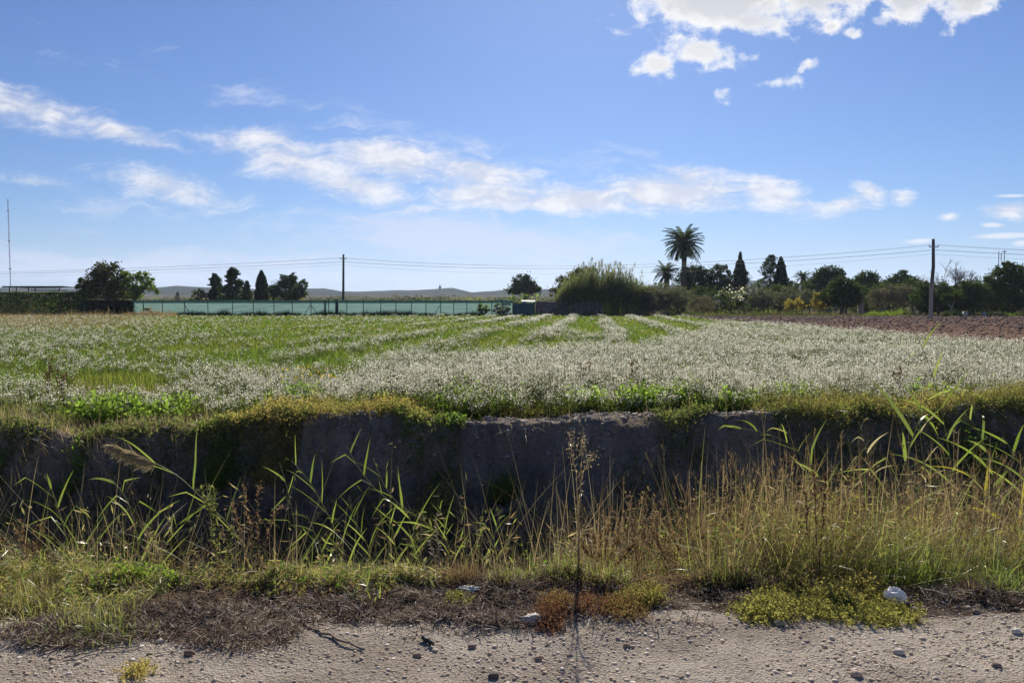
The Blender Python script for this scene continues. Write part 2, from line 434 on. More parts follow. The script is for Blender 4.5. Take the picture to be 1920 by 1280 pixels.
# ditch earth ----------------------------------------------------------------
m_ditch, n = newmat('ditch_earth')
pos = n.new('ShaderNodeNewGeometry').outputs['Position']
f1 = n.noise(pos, 1.1, 5, .6); f2 = n.noise(pos, 9, 6, .65); f3 = n.noise(pos, 45, 4, .7)
c = n.mix(n.mr(f1, .35, .65), (.33, .265, .215), (.44, .355, .29))
c = n.mix(n.mr(f2, .5, .7), c, (.21, .17, .14))
c = n.mix(n.mr(f3, .55, .75), c, (.40, .34, .29))
zz = n.new('ShaderNodeSeparateXYZ'); n.l.new(pos, zz.inputs[0])
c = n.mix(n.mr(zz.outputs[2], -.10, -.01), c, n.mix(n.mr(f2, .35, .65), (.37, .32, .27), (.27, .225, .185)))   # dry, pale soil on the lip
c = n.mix(n.m('MULTIPLY', n.mr(n.m('MULTIPLY_ADD', f1, .9, zz.outputs[2]), 0.05, -.75), .9), c, n.mix(n.mr(f2, .4, .6), (.15, .125, .105), (.25, .21, .17)))                                                # darker low down: shade under the growth put into the soil colour
lt = n.m('MULTIPLY', n.mr(zz.outputs[1], 5.0, 4.6), n.mr(f2, .25, .55))
c = n.mix(lt, c, n.mix(f3, (.06, .045, .035), (.16, .12, .095)))                                                  # leaf mould on the near edge
bp = n.new('ShaderNodeBump'); bp.inputs['Distance'].default_value = .11; bp.inputs['Strength'].default_value = 1.0
vc = n.new('ShaderNodeTexVoronoi', feature='DISTANCE_TO_EDGE'); n.put(vc.inputs['Vector'], n.vm('ADD', pos, n.vm('SCALE', n.noise(pos, 6, 3, .6, 0, True)))); vc.inputs['Scale'].default_value = 4.5
n.l.new(n.m('ADD', n.m('MULTIPLY', f3, .5), n.m('ADD', n.m('MULTIPLY', f2, 1.2), n.m('MULTIPLY', n.mr(vc.outputs[0], 0, .06), .35))), bp.inputs['Height'])
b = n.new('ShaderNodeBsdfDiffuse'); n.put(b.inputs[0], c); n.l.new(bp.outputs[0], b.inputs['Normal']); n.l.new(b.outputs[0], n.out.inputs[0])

# field floor: short green growth and soil -----------------------------------
def row_u(x, y): return x - 0.1035 * y          # the rows run a little to the right of the view axis
m_field, n = newmat('field_floor')
pos = n.new('ShaderNodeNewGeometry').outputs['Position']
f1 = n.noise(pos, .25, 4, .6); f2 = n.noise(pos, 3.5, 5, .65); f3 = n.noise(pos, 25, 3, .7)
c = n.mix(n.mr(f2, .35, .65), (.055, .085, .02), (.115, .15, .035))
c = n.mix(n.m('MULTIPLY', n.mr(f1, .5, .68), .8), c, (.16, .145, .05))
c = n.mix(n.m('MULTIPLY', n.mr(f3, .52, .7), .6), c, (.10, .085, .05))
b = n.new('ShaderNodeBsdfDiffuse'); n.put(b.inputs[0], c); n.l.new(b.outputs[0], n.out.inputs[0])
bp = n.new('ShaderNodeBump'); bp.inputs['Distance'].default_value = .12; n.l.new(n.m('ADD', f2, f3), bp.inputs['Height']); n.l.new(bp.outputs[0], b.inputs['Normal'])

# ploughed soil ---------------------------------------------------------------
m_plough, n = newmat('ploughed_soil')
pos = n.new('ShaderNodeNewGeometry').outputs['Position']
f1 = n.noise(pos, .3, 4, .6); f2 = n.noise(pos, 4.5, 6, .7)
c = n.mix(n.mr(f2, .35, .68), (.115, .072, .052), (.215, .14, .105))
c = n.mix(n.m('MULTIPLY', n.mr(f1, .4, .7), .5), c, (.175, .12, .095))
b = n.new('ShaderNodeBsdfDiffuse'); n.put(b.inputs[0], c); n.l.new(b.outputs[0], n.out.inputs[0])
bp = n.new('ShaderNodeBump'); bp.inputs['Distance'].default_value = .15; n.l.new(f2, bp.inputs['Height']); n.l.new(bp.outputs[0], b.inputs['Normal'])

# far plain ---------------------------------------------------------------------
m_plain, n = newmat('plain')
pos = n.new('ShaderNodeNewGeometry').outputs['Position']
f1 = n.noise(pos, .012, 5, .6); f2 = n.noise(pos, .5, 6, .7)
c = n.mix(n.mr(f2, .35, .65), (.045, .05, .022), (.09, .085, .042))
c = n.mix(n.mr(f1, .45, .55), c, n.mix(n.mr(f2, .35, .65), (.085, .066, .046), (.125, .098, .07)))
b = n.new('ShaderNodeBsdfDiffuse'); n.put(b.inputs[0], c); n.l.new(b.outputs[0], n.out.inputs[0])

y_seam = lambda x: y_far(x) + 0.55
yb = lambda x: y_track(x) * 0 + y_track(x)
sheet('dirt_track', m_track, [const(v) for v in (-40, -20, -10, -5, -2, 0, 1.2, 2.0)] + between(const(2.3), y_track, 45), XS, 'pale gravelly dirt track along the ditch')
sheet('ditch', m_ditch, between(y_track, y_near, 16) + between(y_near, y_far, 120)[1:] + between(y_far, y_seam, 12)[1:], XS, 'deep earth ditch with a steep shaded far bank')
FX = np.concatenate([[-160, -120, -90], np.arange(-75, 18.01, 0.75)])
def sheet_xy(name, mat, fx, ys, label):
    """like sheet, but the columns are functions x(y)"""
    Y = np.broadcast_to(np.array(ys)[:, None], (len(ys), len(fx))).copy()
    if name == 'field':                      # first rows follow the ditch seam
        xs0 = np.stack([f(np.array(ys[0])) for f in fx]).astype(float)
        w = np.clip(1 - (np.array(ys) - ys[0]) / 4.0, 0, 1)[:, None]
        Y += w * (y_seam(xs0)[None, :] - ys[0])
    X = np.stack([f(Y[:, k]) for k, f in enumerate(fx)], 1)
    if name == 'field': Y[0] = y_seam(X[0])
    Z = height(X, Y) - (0.02 if name == 'field' else 0)
    if name == 'field': Z[:, -1] -= 0.35
    if name == 'ploughed_soil':
        Z = Z + 0.11 * fbm(X * 2.1, Y * 2.1, 81, 3) * sstep(Y, 24, 26) + 0.03; Z[:, 0] -= .6
    m, k = Y.shape; i = np.arange(m * k).reshape(m, k)
    F = np.stack([i[:-1, :-1], i[:-1, 1:], i[1:, 1:], i[1:, :-1]], -1).reshape(-1, 4)
    mb = MB(); mb.add(np.stack([X, Y, Z], -1), F)
    return tag(mb.build(name, mat, smooth=True), label, kind='structure')
xe = lambda y: np.where(np.asarray(y) < 24, 60.0, x_plough(y))
cols = [(lambda v: (lambda y: np.full(np.shape(y), float(v))))(v) for v in np.concatenate([[-160, -120, -90], np.arange(-70, 16.01, 0.8)])]
ys_field = np.concatenate([np.arange(11.0, 24.0, .4), np.arange(24.0, 94.01, 1.0)])
colr = [(lambda t: (lambda y: 16.0 + t * (x_plough(np.maximum(y, 24)) - 16.0)))(t) for t in (.33, .66, 1.0)] + [lambda y: x_plough(np.maximum(y, 24)) + 1.2]
sheet_xy('field', m_field, cols + colr, ys_field, 'flowering green field with pale strips between the ditch and the fence')
pcols = [(lambda t: (lambda y: x_plough(np.maximum(y, 24)) + t))(t) for t in np.concatenate([np.arange(0, 24, .3), np.arange(24, 80, 1.2), [90, 120]])]
sheet_xy('ploughed_soil', m_plough, pcols, np.concatenate([np.arange(11.6, 24, 1.0), np.arange(24, 89.01, .35)]), 'reddish brown ploughed soil right of the flowering field')

# plain and hills behind ------------------------------------------------------
RX = [-900, 0, 100, 180, 290, 330, 400, 500, 570, 610, 640, 690, 745, 800, 850, 866, 885, 905, 950, 1000, 1100, 1200, 1390, 1430, 1470, 1600, 1920, 2900]
RY = [542, 541, 540, 544, 541, 537, 539, 543, 541, 542, 547, 546, 545, 544, 541, 544, 550, 547, 543, 542, 541, 539, 528, 527, 530, 535, 536, 540]
def far_h(x, y):
    px = 960 + x / y * FPX
    D = 1900.0
    top = CAM_H + (567 - np.interp(px, RX, RY)) / FPX * D
    base = np.interp(y, [88, 350, 900, 1400, 1550], [-0.05, 0.0, 6.0, 15.0, 17.0])
    t = sstep(y, 1450, D) * (1 - .6 * sstep(y, D + 150, D + 1200))
    nz_ = fbm(x / 90, y / 90, 91, 4) * 3.5 * sstep(y, 1400, 1700)
    return base + t * np.maximum(top - base, 3) + nz_ * sstep(y, 900, 1500) + 1.2 * fbm(x / 150, y / 150, 95, 3) * sstep(y, 300, 900)
fan = np.concatenate([np.linspace(-2.6, -.95, 18), np.linspace(-.9, .9, 420), np.linspace(.95, 2.6, 18)])
def fan_sheet(name, mat, ds, label):
    D = np.asarray(ds)[:, None]; X = fan[None] * D; Y = np.broadcast_to(D, X.shape); Z = far_h(X, Y)
    m, k = X.shape; i = np.arange(m * k).reshape(m, k)
    F = np.stack([i[:-1, :-1], i[:-1, 1:], i[1:, 1:], i[1:, :-1]], -1).reshape(-1, 4)
    mb = MB(); mb.add(np.stack([X, Y, Z], -1), F)
    return tag(mb.build(name, mat, smooth=True), label, kind='structure')
m_hill, n = newmat('scrub_hills')
pos = n.new('ShaderNodeNewGeometry').outputs['Position']
f1 = n.noise(pos, .06, 5, .7); f2 = n.noise(pos, .006, 3, .6)
c = n.mix(n.mr(f1, .35, .65), (.008, .014, .009), (.030, .036, .022))
c = n.mix(n.m('MULTIPLY', n.mr(f2, .5, .62), .7), c, (.06, .052, .036))
b = n.new('ShaderNodeBsdfDiffuse'); n.put(b.inputs[0], c); n.l.new(b.outputs[0], n.out.inputs[0])
fan_sheet('ground', m_plain, [88.5, 94.5, 110, 160, 240, 350, 500, 700, 900, 1150, 1400], 'flat land of fields behind the fence')
fan_sheet('hills', m_hill, np.concatenate([np.arange(1400, 2100, 22), [2150, 2300, 2600, 3200]]), 'low wooded hills on the horizon')

# the air: even, thin haze round everything
m_haze, n = newmat('haze_air')
v = n.new('ShaderNodeVolumePrincipled'); v.inputs['Color'].default_value = (.62, .74, .95, 1); v.inputs['Density'].default_value = 0.00011; v.inputs['Anisotropy'].default_value = 0.35
n.l.new(v.outputs[0], n.out.inputs['Volume'])
mb = MB(); box(mb, -9500, 9500, -200, 3600, -4, 130)
tag(mb.build('haze', m_haze), 'thin blue air haze over the plain', kind='stuff')

# ------------------------------------------------------------------ background: trees, hedges, fence, poles
M_DARK = leafmat('dark_leaf', (.030, .050, .018), (.085, .12, .04), .38)
M_PINE = leafmat('pine_needle', (.028, .050, .020), (.075, .11, .04), .32)
M_CYP = leafmat('cypress_leaf', (.016, .030, .014), (.045, .066, .028), .2)
M_GREEN = leafmat('mid_leaf', (.085, .14, .03), (.19, .26, .06), .55)
M_OLIVE = leafmat('olive_leaf', (.085, .10, .065), (.20, .21, .145), .35)
M_YELL = leafmat('yellow_leaf', (.20, .17, .04), (.37, .30, .07), .5)
M_GREY = leafmat('twiggy_grey', (.09, .085, .065), (.19, .175, .13), .35)
M_CANE = leafmat('cane_leaf', (.10, .14, .05), (.27, .31, .14), .5)
M_PLUME = leafmat('cane_plume', (.26, .22, .16), (.42, .36, .27), .4)
M_WHITEFL = leafmat('white_petal', (.62, .62, .56), (.80, .79, .74), .45)
M_BARK = solidmat('bark', (.05, .04, .03), (.13, .105, .085), 6, bump=.02)
M_PALEBARK = solidmat('pale_bark', (.20, .18, .15), (.33, .30, .26), 5, bump=.01)
M_STEEL = solidmat('weathered_steel', (.22, .23, .25), (.36, .37, .39), 4, .6)
M_DARKMETAL = solidmat('dark_green_post', (.025, .05, .045), (.05, .085, .075), 4, .6)
M_CONC = solidmat('weathered_concrete', (.26, .25, .24), (.42, .41, .39), 6, bump=.01)
M_WOOD = solidmat('tarred_timber', (.055, .048, .043), (.13, .115, .10), 3, stretch=(6, 6, .6), bump=.01)

def crown(mb, d, blobs, n, size, clump=.16, fill=.45, depth=1.0, asp=.5, mat=0, up=0.0, ymin=None, cl=26):
    """leaves in clumps through a union of lobes given by what the photograph shows at px, py"""
    ar = np.array([b[2] * b[3] for b in blobs], float); ar /= ar.sum()
    s = d / FPX
    for (px, py, rx, ry), a in zip(blobs, ar):
        m = max(int(n * a), 12)
        nc = max(int(m / cl), 4)
        dr = rand_dirs(nc); rad = U(fill, 1.0, nc) ** .6
        RXm, RZm = rx * s, ry * s; RYm = depth * (RXm + RZm) * .5
        c0 = np.stack([dr[:, 0] * rad * RXm, dr[:, 1] * rad * RYm, dr[:, 2] * rad * RZm], 1)
        k = rng.integers(0, nc, m)
        sg = clump * (RXm + RZm) * .5
        sc = U(.55, 1.35, nc)[k][:, None]
        p = c0[k] + rng.normal(size=(m, 3)) * sg * sc * np.array([1, 1, .75])
        x, z = XZ(px, py, d)
        p += np.array([x, d + (0 if ymin is None else 0), z])
        p = p[p[:, 2] > 0.03]
        leaves(mb, p, size * U(.6, 1.4, len(p)), size * asp * U(.6, 1.4, len(p)), mat, up)
def limb(mb, a, b, r0, r1, k=6, wob=.06, seg=6, mat=0):
    a, b = np.asarray(a, float), np.asarray(b, float); t = np.linspace(0, 1, seg)[:, None]
    L = np.linalg.norm(b - a)
    pts = a + (b - a) * t + rng.normal(size=(seg, 3)) * wob * L * np.sin(np.pi * t) * .5
    tube(mb, pts, np.linspace(r0, r1, seg), k, mat)
    return pts
def tree(name, label, cat, d, bx, blobs, n, size, mat, trunk=.16, bark=None, group=None, multi=1, **kw):
    x0, _ = XZ(bx, 590, d)
    root = thing(name, label, cat, (x0, d, 0), group)
    mb = MB(); crown(mb, d, blobs, n, size, **kw)
    mb.build('crown', mat, root, (x0, d, 0))
    tb = MB()
    big = sorted(blobs, key=lambda b: -b[2] * b[3])[:5]
    fork = []
    for q in range(multi):
        b0 = big[q % len(big)]; xt, zt = XZ(b0[0], b0[1], d)
        xb = x0 + (q - (multi - 1) / 2) * trunk * 2.2
        p = limb(tb, (xb, d, -.1), (x0 * .4 + xt * .6, d, max(zt * .75, .6)), trunk, trunk * .5, 8)
        fork.append(p[3])
    for q, b0 in enumerate(big):
        xt, zt = XZ(b0[0], b0[1] - b0[3] * .5, d)
        limb(tb, fork[q % len(fork)], (xt + rng.normal() * .15, d + rng.normal() * .5, zt), trunk * .45, trunk * .1, 6)
        for _ in range(3):
            limb(tb, fork[q % len(fork)], (xt + rng.normal() * b0[2] * d / FPX * .5, d + rng.normal() * .6, zt + rng.normal() * .3), trunk * .25, trunk * .06, 5)
    tb.build('trunk', bark or M_BARK, root, (x0, d, 0), smooth=True)
    return root
def spire(name, label, d, bx, top, bot, w, n, size, mat, lean=0, prof=None, layered=False, group=None, cat='tree', bump=None):
    """cypress and conifer: a narrow crown of short sprays round one stem"""
    s = d / FPX
    x0, zb = XZ(bx, bot, d); _, zt = XZ(bx, top, d)
    root = thing(name, label, cat, (x0, d, 0), group)
    H = zt - zb; W = w * s
    t = U(0, 1, n) ** 1.15
    if prof is None: r = W * np.clip(np.sin(np.pi * np.clip(.12 + .88 * t, 0, 1) ** .8) ** .7, .03, 1) * (1 - .25 * t)
    else: r = W * np.interp(t, *prof)
    a = U(0, 2 * np.pi, n)
    lump = 1 + .35 * fbm(a * 1.3, t * 9, 101 + int(bx), 3)
    if layered:
        lay = fbm(t * 16, a * .9, 131 + int(bx), 2); lump *= np.clip(1 + 1.5 * lay, .25, 1.6)
    rr = r * lump * U(.25, 1, n) ** .45
    c = np.stack([x0 + lean * s * t + rr * np.cos(a), d + rr * np.sin(a), zb + t * H], 1)
    dirs = np.stack([np.cos(a) * .6, np.sin(a) * .6, np.full(n, .2 if layered else 1.1)], 1) + rng.normal(size=(n, 3)) * .35
    dirs /= np.linalg.norm(dirs, axis=1)[:, None]
    mb = MB(); leaves(mb, c, size * U(.6, 1.5, n), size * .4 * U(.6, 1.4, n), 0, 0, dirs)
    if bump: crown(mb, d, bump, int(n * .12), size, clump=.3)
    mb.build('crown', mat, root, (x0, d, 0))
    tb = MB(); tube(tb, [(x0, d, -.1), (x0 + lean * s * .5, d, zb + H * .5), (x0 + lean * s, d, zb + H * .98)], [.14, .09, .02], 7)
    tb.build('trunk', M_BARK, root, (x0, d, 0), smooth=True)
    return root

# --- left ---
tree('tree', 'tall dark bushy tree behind the left end of the green fence', 'tree', 97, 205,
     [(200, 535, 34, 30), (197, 508, 22, 14), (205, 520, 24, 18), (172, 540, 18, 15), (157, 527, 11, 6), (163, 550, 14, 14), (218, 545, 18, 22), (180, 518, 9, 7), (212, 500, 10, 8), (150, 540, 8, 6)], 5600, .36, leafmat('brownish_dark_leaf', (.035, .045, .018), (.11, .12, .045), .42), clump=.27)
tree('tree', 'lighter green tree with sky gaps, right of the tall dark bushy tree', 'tree', 97.5, 252,
     [(250, 530, 20, 16), (278, 536, 13, 10), (268, 519, 14, 9), (246, 551, 18, 11), (238, 517, 10, 8), (289, 546, 8, 6), (262, 545, 12, 9), (280, 525, 8, 6)], 2600, .36, M_GREEN, clump=.26)
spire('conifer', 'dark layered conifer with a broken leaning top, left clump behind the fence', 128, 432, 502, 568, 19, 5200, .42, M_PINE, 5, ([0, .2, .5, .62, .75, .9, 1], [1, 1.05, .75, .45, .5, .42, .1]), True, bump=[(441, 508, 5, 4), (448, 530, 7, 5)])
spire('conifer', 'dark conifer with a blunt double tip, left of the leaning one', 129, 404, 513, 568, 15, 4200, .42, M_PINE, 0, ([0, .3, .6, .8, 1], [1, 1, .65, .5, .15]), True)
tree('tree', 'low round dark tree at the left foot of the conifers', 'tree', 127, 373, [(373, 553, 12, 12), (382, 558, 12, 10), (364, 560, 8, 8)], 1600, .32, M_DARK, .1)
spire('conifer', 'small pointed conifer between the tall conifers and the cypress', 127, 463, 527, 568, 13, 2600, .36, M_PINE, 0, ([0, .3, .7, 1], [1, .95, .45, .1]), True)
spire('cypress_tree', 'broad pointed dark cypress alone behind the green fence', 124, 491, 508, 568, 13, 5200, .36, M_CYP, 0, ([0, .15, .4, .7, .9, 1], [.85, 1, .95, .7, .32, .06]))
tree('tree', 'wide dark many-topped tree left of the timber power pole', 'tree', 122, 540,
     [(540, 545, 28, 20), (531, 524, 9, 11), (548, 520, 9, 10), (568, 535, 8, 13), (513, 546, 11, 14), (560, 550, 16, 14), (540, 530, 14, 14)], 6500, .34, M_DARK, clump=.18)
spire('cypress_tree', 'tiny far cypress right of the light green tree', 300, 333, 547, 566, 5, 500, .5, M_CYP)

# hedge and pergola at the far left
hx0, hx1 = XZ(-420, 590, 91)[0], XZ(158, 590, 91)[0]
root = thing('hedge', 'long dark clipped hedge at the far left end of the fence', 'hedge', ((hx0 + hx1) / 2, 91.5, 0))
mb = MB(); nn = 26000
x = U(hx0, hx1, nn); y = U(90.7, 92.4, nn); e = rng.integers(0, 4, nn)
topz = 2.72 + .16 * fbm(x * .9, y * .5, 141, 3) - .5 * sstep(x, hx1 - 1.2, hx1)
z = U(0, 1, nn) ** .8 * topz
z = np.where(e == 0, topz + rng.normal(size=nn) * .05, z); y = np.where(e == 1, 90.7 + rng.normal(size=nn) * .06, y); y = np.where(e == 2, 92.4, y)
leaves(mb, np.stack([x, y, z], 1), .24 * U(.6, 1.3, nn), .15 * U(.6, 1.3, nn))
mb.build('foliage', M_DARK, root, ((hx0 + hx1) / 2, 91.5, 0))
for xx in np.arange(hx0 + .5, hx1, 2.2): mb = MB(); limb(mb, (xx, 91.5, -.1), (xx + rng.normal() * .1, 91.5, 2.2), .05, .02, 5); mb.build('stem', M_BARK, root, ((hx0 + hx1) / 2, 91.5, 0))

ix0, ix1 = XZ(160, 590, 92.3)[0], XZ(283, 590, 92.3)[0]; root = thing('fence_greenery', 'dark greenery added over the left end of the green fence', 'greenery', ((ix0 + ix1) / 2, 92.5, 0)); O = np.array(root.location); mb = MB(); nn = 9000  # leafy layer added to darken this end of the fence
x = U(ix0, ix1, nn); u = (x - ix0) / (ix1 - ix0); topz = np.interp(u, [0, .7, .85, 1], [1.84, 1.8, 1.5, .7]) * (1 + .25 * fbm(x * 1.4, x * 0, 143, 3) * sstep(u, .6, .9)); z = U(0, 1, nn) ** .85 * topz; y = 92.6 - .35 * U(0, 1, nn) * (1.2 - z / 2.2)
k = (u < .72) | (fbm(x * 1.1, z * 1.3, 145, 3) > .1 + (u - .72) * .9); leaves(mb, np.stack([x, y, z], 1)[k], .22 * U(.6, 1.3, k.sum()), .15 * U(.6, 1.3, k.sum())); mb.build('foliage', M_CYP, root, O)
for xx in np.arange(ix0 + .4, ix1 - 1, 1.6): mb = MB(); limb(mb, (xx, 92.75, -.1), (xx + rng.normal() * .2, 92.7, 1.5), .03, .012, 5); mb.build('stem', M_BARK, root, O)
root = thing('pergola', 'flat dark metal pergola frame showing above the hedge', 'pergola', (XZ(62, 540, 100)[0], 100, 0))
O = np.array(root.location); dd = 100
xa, xb_ = XZ(4, 540, dd)[0], XZ(121, 540, dd)[0]; zt = XZ(60, 537.5, dd)[1]
for yy in (dd, dd + 4):
    mb = MB(); box(mb, xa, xb_, yy - .05, yy + .05, zt - .09, zt + .09); mb.build('beam', M_DARKMETAL, root, O)
for px_ in (18, 31, 112):
    for yy in (dd + .06, dd + 3.94):
        xx = XZ(px_, 540, dd)[0]; mb = MB(); box(mb, xx - .07, xx + .07, yy - .07, yy + .07, -.1, zt - .095); mb.build('post', M_DARKMETAL, root, O)
for q, px_ in enumerate((10, 40, 65, 90, 117)):
    xx = XZ(px_, 540, dd)[0]; mb = MB(); box(mb, xx - .04, xx + .04, dd + .06, dd + 3.94, zt - .06, zt + .06); mb.build('rafter', M_DARKMETAL, root, O)
mb = MB(); xa2, xb2 = XZ(40, 544, dd)[0], XZ(110, 544, dd)[0]; z2 = XZ(60, 544, dd)[1]; box(mb, xa2, xb2, dd + 1.9, dd + 2, z2 - .06, z2 + .06); mb.build('rail', M_DARKMETAL, root, O)

# guyed radio mast
mx, _ = XZ(20, 540, 820); mz = P(20, 373, 820)[2]
root = thing('radio_mast', 'very tall thin lattice radio mast at the far left', 'radio mast', (mx, 820, 4))
m_mast, n = newmat('banded_mast_paint')
n_z = n.new('ShaderNodeSeparateXYZ'); n.l.new(n.new('ShaderNodeTexCoord').outputs['Object'], n_z.inputs[0])
bnd = n.m('GREATER_THAN', n.m('FRACT', n.m('MULTIPLY', n_z.outputs[2], 1 / 18.0)), .5)
b = n.new('ShaderNodeBsdfPrincipled'); n.put(b.inputs['Base Color'], n.mix(bnd, (.42, .44, .48), (.30, .27, .30))); n.l.new(b.outputs[0], n.out.inputs[0])
mb = MB(); O = (mx, 820, 4)
for q in range(3):
    a = q * 2.094; tube(mb, [(mx + .42 * math.cos(a), 820 + .42 * math.sin(a), 3), (mx + .42 * math.cos(a), 820 + .42 * math.sin(a), mz)], .13, 5)
for q, zz_ in enumerate(np.arange(5, mz, 1.6)):
    a = q * 2.094; a2 = a + 2.094; tube(mb, [(mx + .42 * math.cos(a), 820 + .42 * math.sin(a), zz_), (mx + .42 * math.cos(a2), 820 + .42 * math.sin(a2), zz_ + 1.6)], .06, 4)
mb.build('lattice', m_mast, root, O)
for py_ in (396, 452, 504):
    mb = MB(); zz_ = P(20, py_, 820)[2]; box(mb, mx - 1.1, mx + 1.1, 819.3, 820.7, zz_ - .5, zz_ + .5); mb.build('platform', M_STEEL, root, O)

# far lattice tower on the hill
root = thing('lattice_tower', 'tiny far tower with a thick head on the skyline', 'tower', (*XZ(825, 560, 900)[:1], 900, 5)); O = np.array(root.location)
tx = O[0]; mb = MB(); zt = P(825, 541, 900)[2]
for q in range(4):
    sx, sy = (-1, 1)[q & 1], (-1, 1)[q >> 1]; tube(mb, [(tx + sx * 1.5, 900 + sy * 1.5, 2), (tx + sx * .5, 900 + sy * .5, zt)], .22, 5)
for k, zz_ in enumerate(np.linspace(5, zt, 7)): box(mb, tx - 1, tx + 1, 899.2, 900.8, zz_ - .12, zz_ + .12)
mb.build('legs', M_STEEL, root, O)
mb = MB(); zh = P(825, 533, 900)[2]; tube(mb, [(tx, 900, zt), (tx, 900, zh - 2)], 1.5, 10); tube(mb, [(tx, 900, zh - 2), (tx, 900, zh)], .3, 6); mb.build('head', M_STEEL, root, O)

# green windbreak fence ------------------------------------------------------
m_cloth, n = newmat('green_shade_cloth')
pos = n.new('ShaderNodeTexCoord').outputs['Object']
mp = n.new('ShaderNodeMapping'); mp.inputs['Scale'].default_value = (.25, 1, 9); n.l.new(pos, mp.inputs[0])
c = n.mix(n.mr(n.noise(mp.outputs[0], 1.5, 4), .35, .65), (.105, .18, .165), (.145, .235, .215))
sz = n.new('ShaderNodeSeparateXYZ'); n.l.new(pos, sz.inputs[0])
c = n.mix(n.mr(sz.outputs[2], 1.50, 1.54), c, (.03, .08, .075))          # doubled hem along the top
d = n.new('ShaderNodeBsdfDiffuse'); n.put(d.inputs[0], c); t = n.new('ShaderNodeBsdfTranslucent'); n.put(t.inputs[0], c)
mx_ = n.new('ShaderNodeMixShader'); n.put(mx_.inputs[0], n.mr(sz.outputs[2], 1.50, 1.54, .6, .25)); n.l.new(d.outputs[0], mx_.inputs[1]); n.l.new(t.outputs[0], mx_.inputs[2]); n.l.new(mx_.outputs[0], n.out.inputs[0])
FD = 93.0
fx0, fx1 = XZ(150, 590, FD)[0], XZ(961, 590, FD)[0]
root = thing('windbreak_fence', 'long green mesh windbreak fence on metal posts along the back of the field', 'fence', ((fx0 + fx1) / 2, FD, 0)); O = np.array(root.location)
mb = MB(); gx = np.linspace(fx0, fx1, 260); gz = np.linspace(.02, 1.86, 12)
X, Z = np.meshgrid(gx, gz); Y = FD + .05 * fbm(X * .8, Z * .9, 151, 3) + .03 * np.sin(X * 1.3)
Z = Z - (Z / 1.86) * .05 * np.abs(np.sin((X - fx0) / 4.6 * np.pi))
i = np.arange(X.size).reshape(X.shape)
mb.add(np.stack([X, Y, Z], -1), np.stack([i[:-1, :-1], i[:-1, 1:], i[1:, 1:], i[1:, :-1]], -1).reshape(-1, 4))
mb.build('shade_cloth', m_cloth, root, O, smooth=True)
for px_ in (182, 226, 270, 306, 347.5, 391, 437.5, 476, 514.6, 549, 584, 617, 651, 682, 714.5, 743, 772, 799, 826.5, 851, 875.5, 899, 922, 942):
    xx = XZ(px_, 590, FD)[0]; mb = MB(); tube(mb, [(xx, FD - .16, -.2), (xx, FD - .16, 1.92)], .045, 7); mb.build('post', M_DARKMETAL, root, O)
for px_, s1, s2 in ((584, -1, 1), (826.5, 0, -1), (347.5, 1, 0)):
    xx = XZ(px_, 590, FD)[0]
    for s_ in (s1, s2):
        if s_: mb = MB(); tube(mb, [(xx, FD - .22, 1.35), (xx + s_ * .95, FD - .22, -.1)], .035, 6); mb.build('brace', M_DARKMETAL, root, O)
xx = XZ(632.5, 590, FD)[0]; mb = MB(); box(mb, xx - .16, xx + .16, FD - .35, FD - .1, -.2, 1.93); mb.build('gate_post', M_DARKMETAL, root, O)
mb = MB(); tube(mb, [(fx0, FD - .1, 1.88), (fx1, FD - .1, 1.88)], .02, 5); mb.build('top_wire', M_DARKMETAL, root, O)

# tarpaulin pen and the wall beside it
m_tarp = solidmat('dark_teal_tarpaulin', (.03, .085, .10), (.05, .12, .13), 1.2, .6)
M_SHEET = solidmat('white_sheet', (.55, .54, .52), (.74, .74, .72), 2, .6)
xa, xb_ = XZ(962, 590, 92)[0], XZ(1002, 590, 92)[0]
root = thing('tarpaulin_shelter', 'low shelter walled with dark teal tarpaulin under a pale sheet roof', 'shelter', ((xa + xb_) / 2, 92, 0)); O = np.array(root.location)
for nm, y0 in (('front_cloth', 91.4), ('back_cloth', 93.6)):
    mb = MB(); gx = np.linspace(xa, xb_, 24); gz = np.linspace(.02, 1.62, 8); X, Z = np.meshgrid(gx, gz); Z = Z - .12 * (Z / 1.6) * np.abs(np.sin((X - xa) / 1.3 * np.pi)) ** .7
    Y = y0 + .05 * fbm(X * 2, Z * 2, 161, 2); i = np.arange(X.size).reshape(X.shape)
    F = np.stack([i[:-1, :-1], i[:-1, 1:], i[1:, 1:], i[1:, :-1]], -1).reshape(-1, 4); mb.add(np.stack([X, Y, Z], -1), F); mb.build(nm, m_tarp, root, O)
for xx in (xa, (xa + xb_) / 2, xb_):
    for yy in (91.45, 93.55): mb = MB(); tube(mb, [(xx, yy, -.1), (xx, yy, 1.72)], .05, 6); mb.build('post', M_WOOD, root, O)
mb = MB(); mb.add([(xa + 1.0, 91.2, 1.66), (xb_ + .1, 91.2, 1.62), (xb_ + .1, 93.8, 1.80), (xa + 1.0, 93.8, 1.82), (xa + 1.0, 91.2, 1.70), (xb_ + .1, 91.2, 1.66), (xb_ + .1, 93.8, 1.84), (xa + 1.0, 93.8, 1.86)],
       [(0, 3, 2, 1), (4, 5, 6, 7), (0, 1, 5, 4), (1, 2, 6, 5), (2, 3, 7, 6), (3, 0, 4, 7)]); mb.build('roof_sheet', M_SHEET, root, O)
mb = MB(); xq, xw = XZ(941, 566, 93.4)[0], XZ(959, 566, 93.4)[0]; box(mb, xq, xw, 93.4, 93.46, 1.60, 1.78)
tag(mb.build('board', M_SHEET, None, ((xq + xw) / 2, 93.4, 1.6)), 'pale board propped along the top of the fence beside the shelter', 'board')

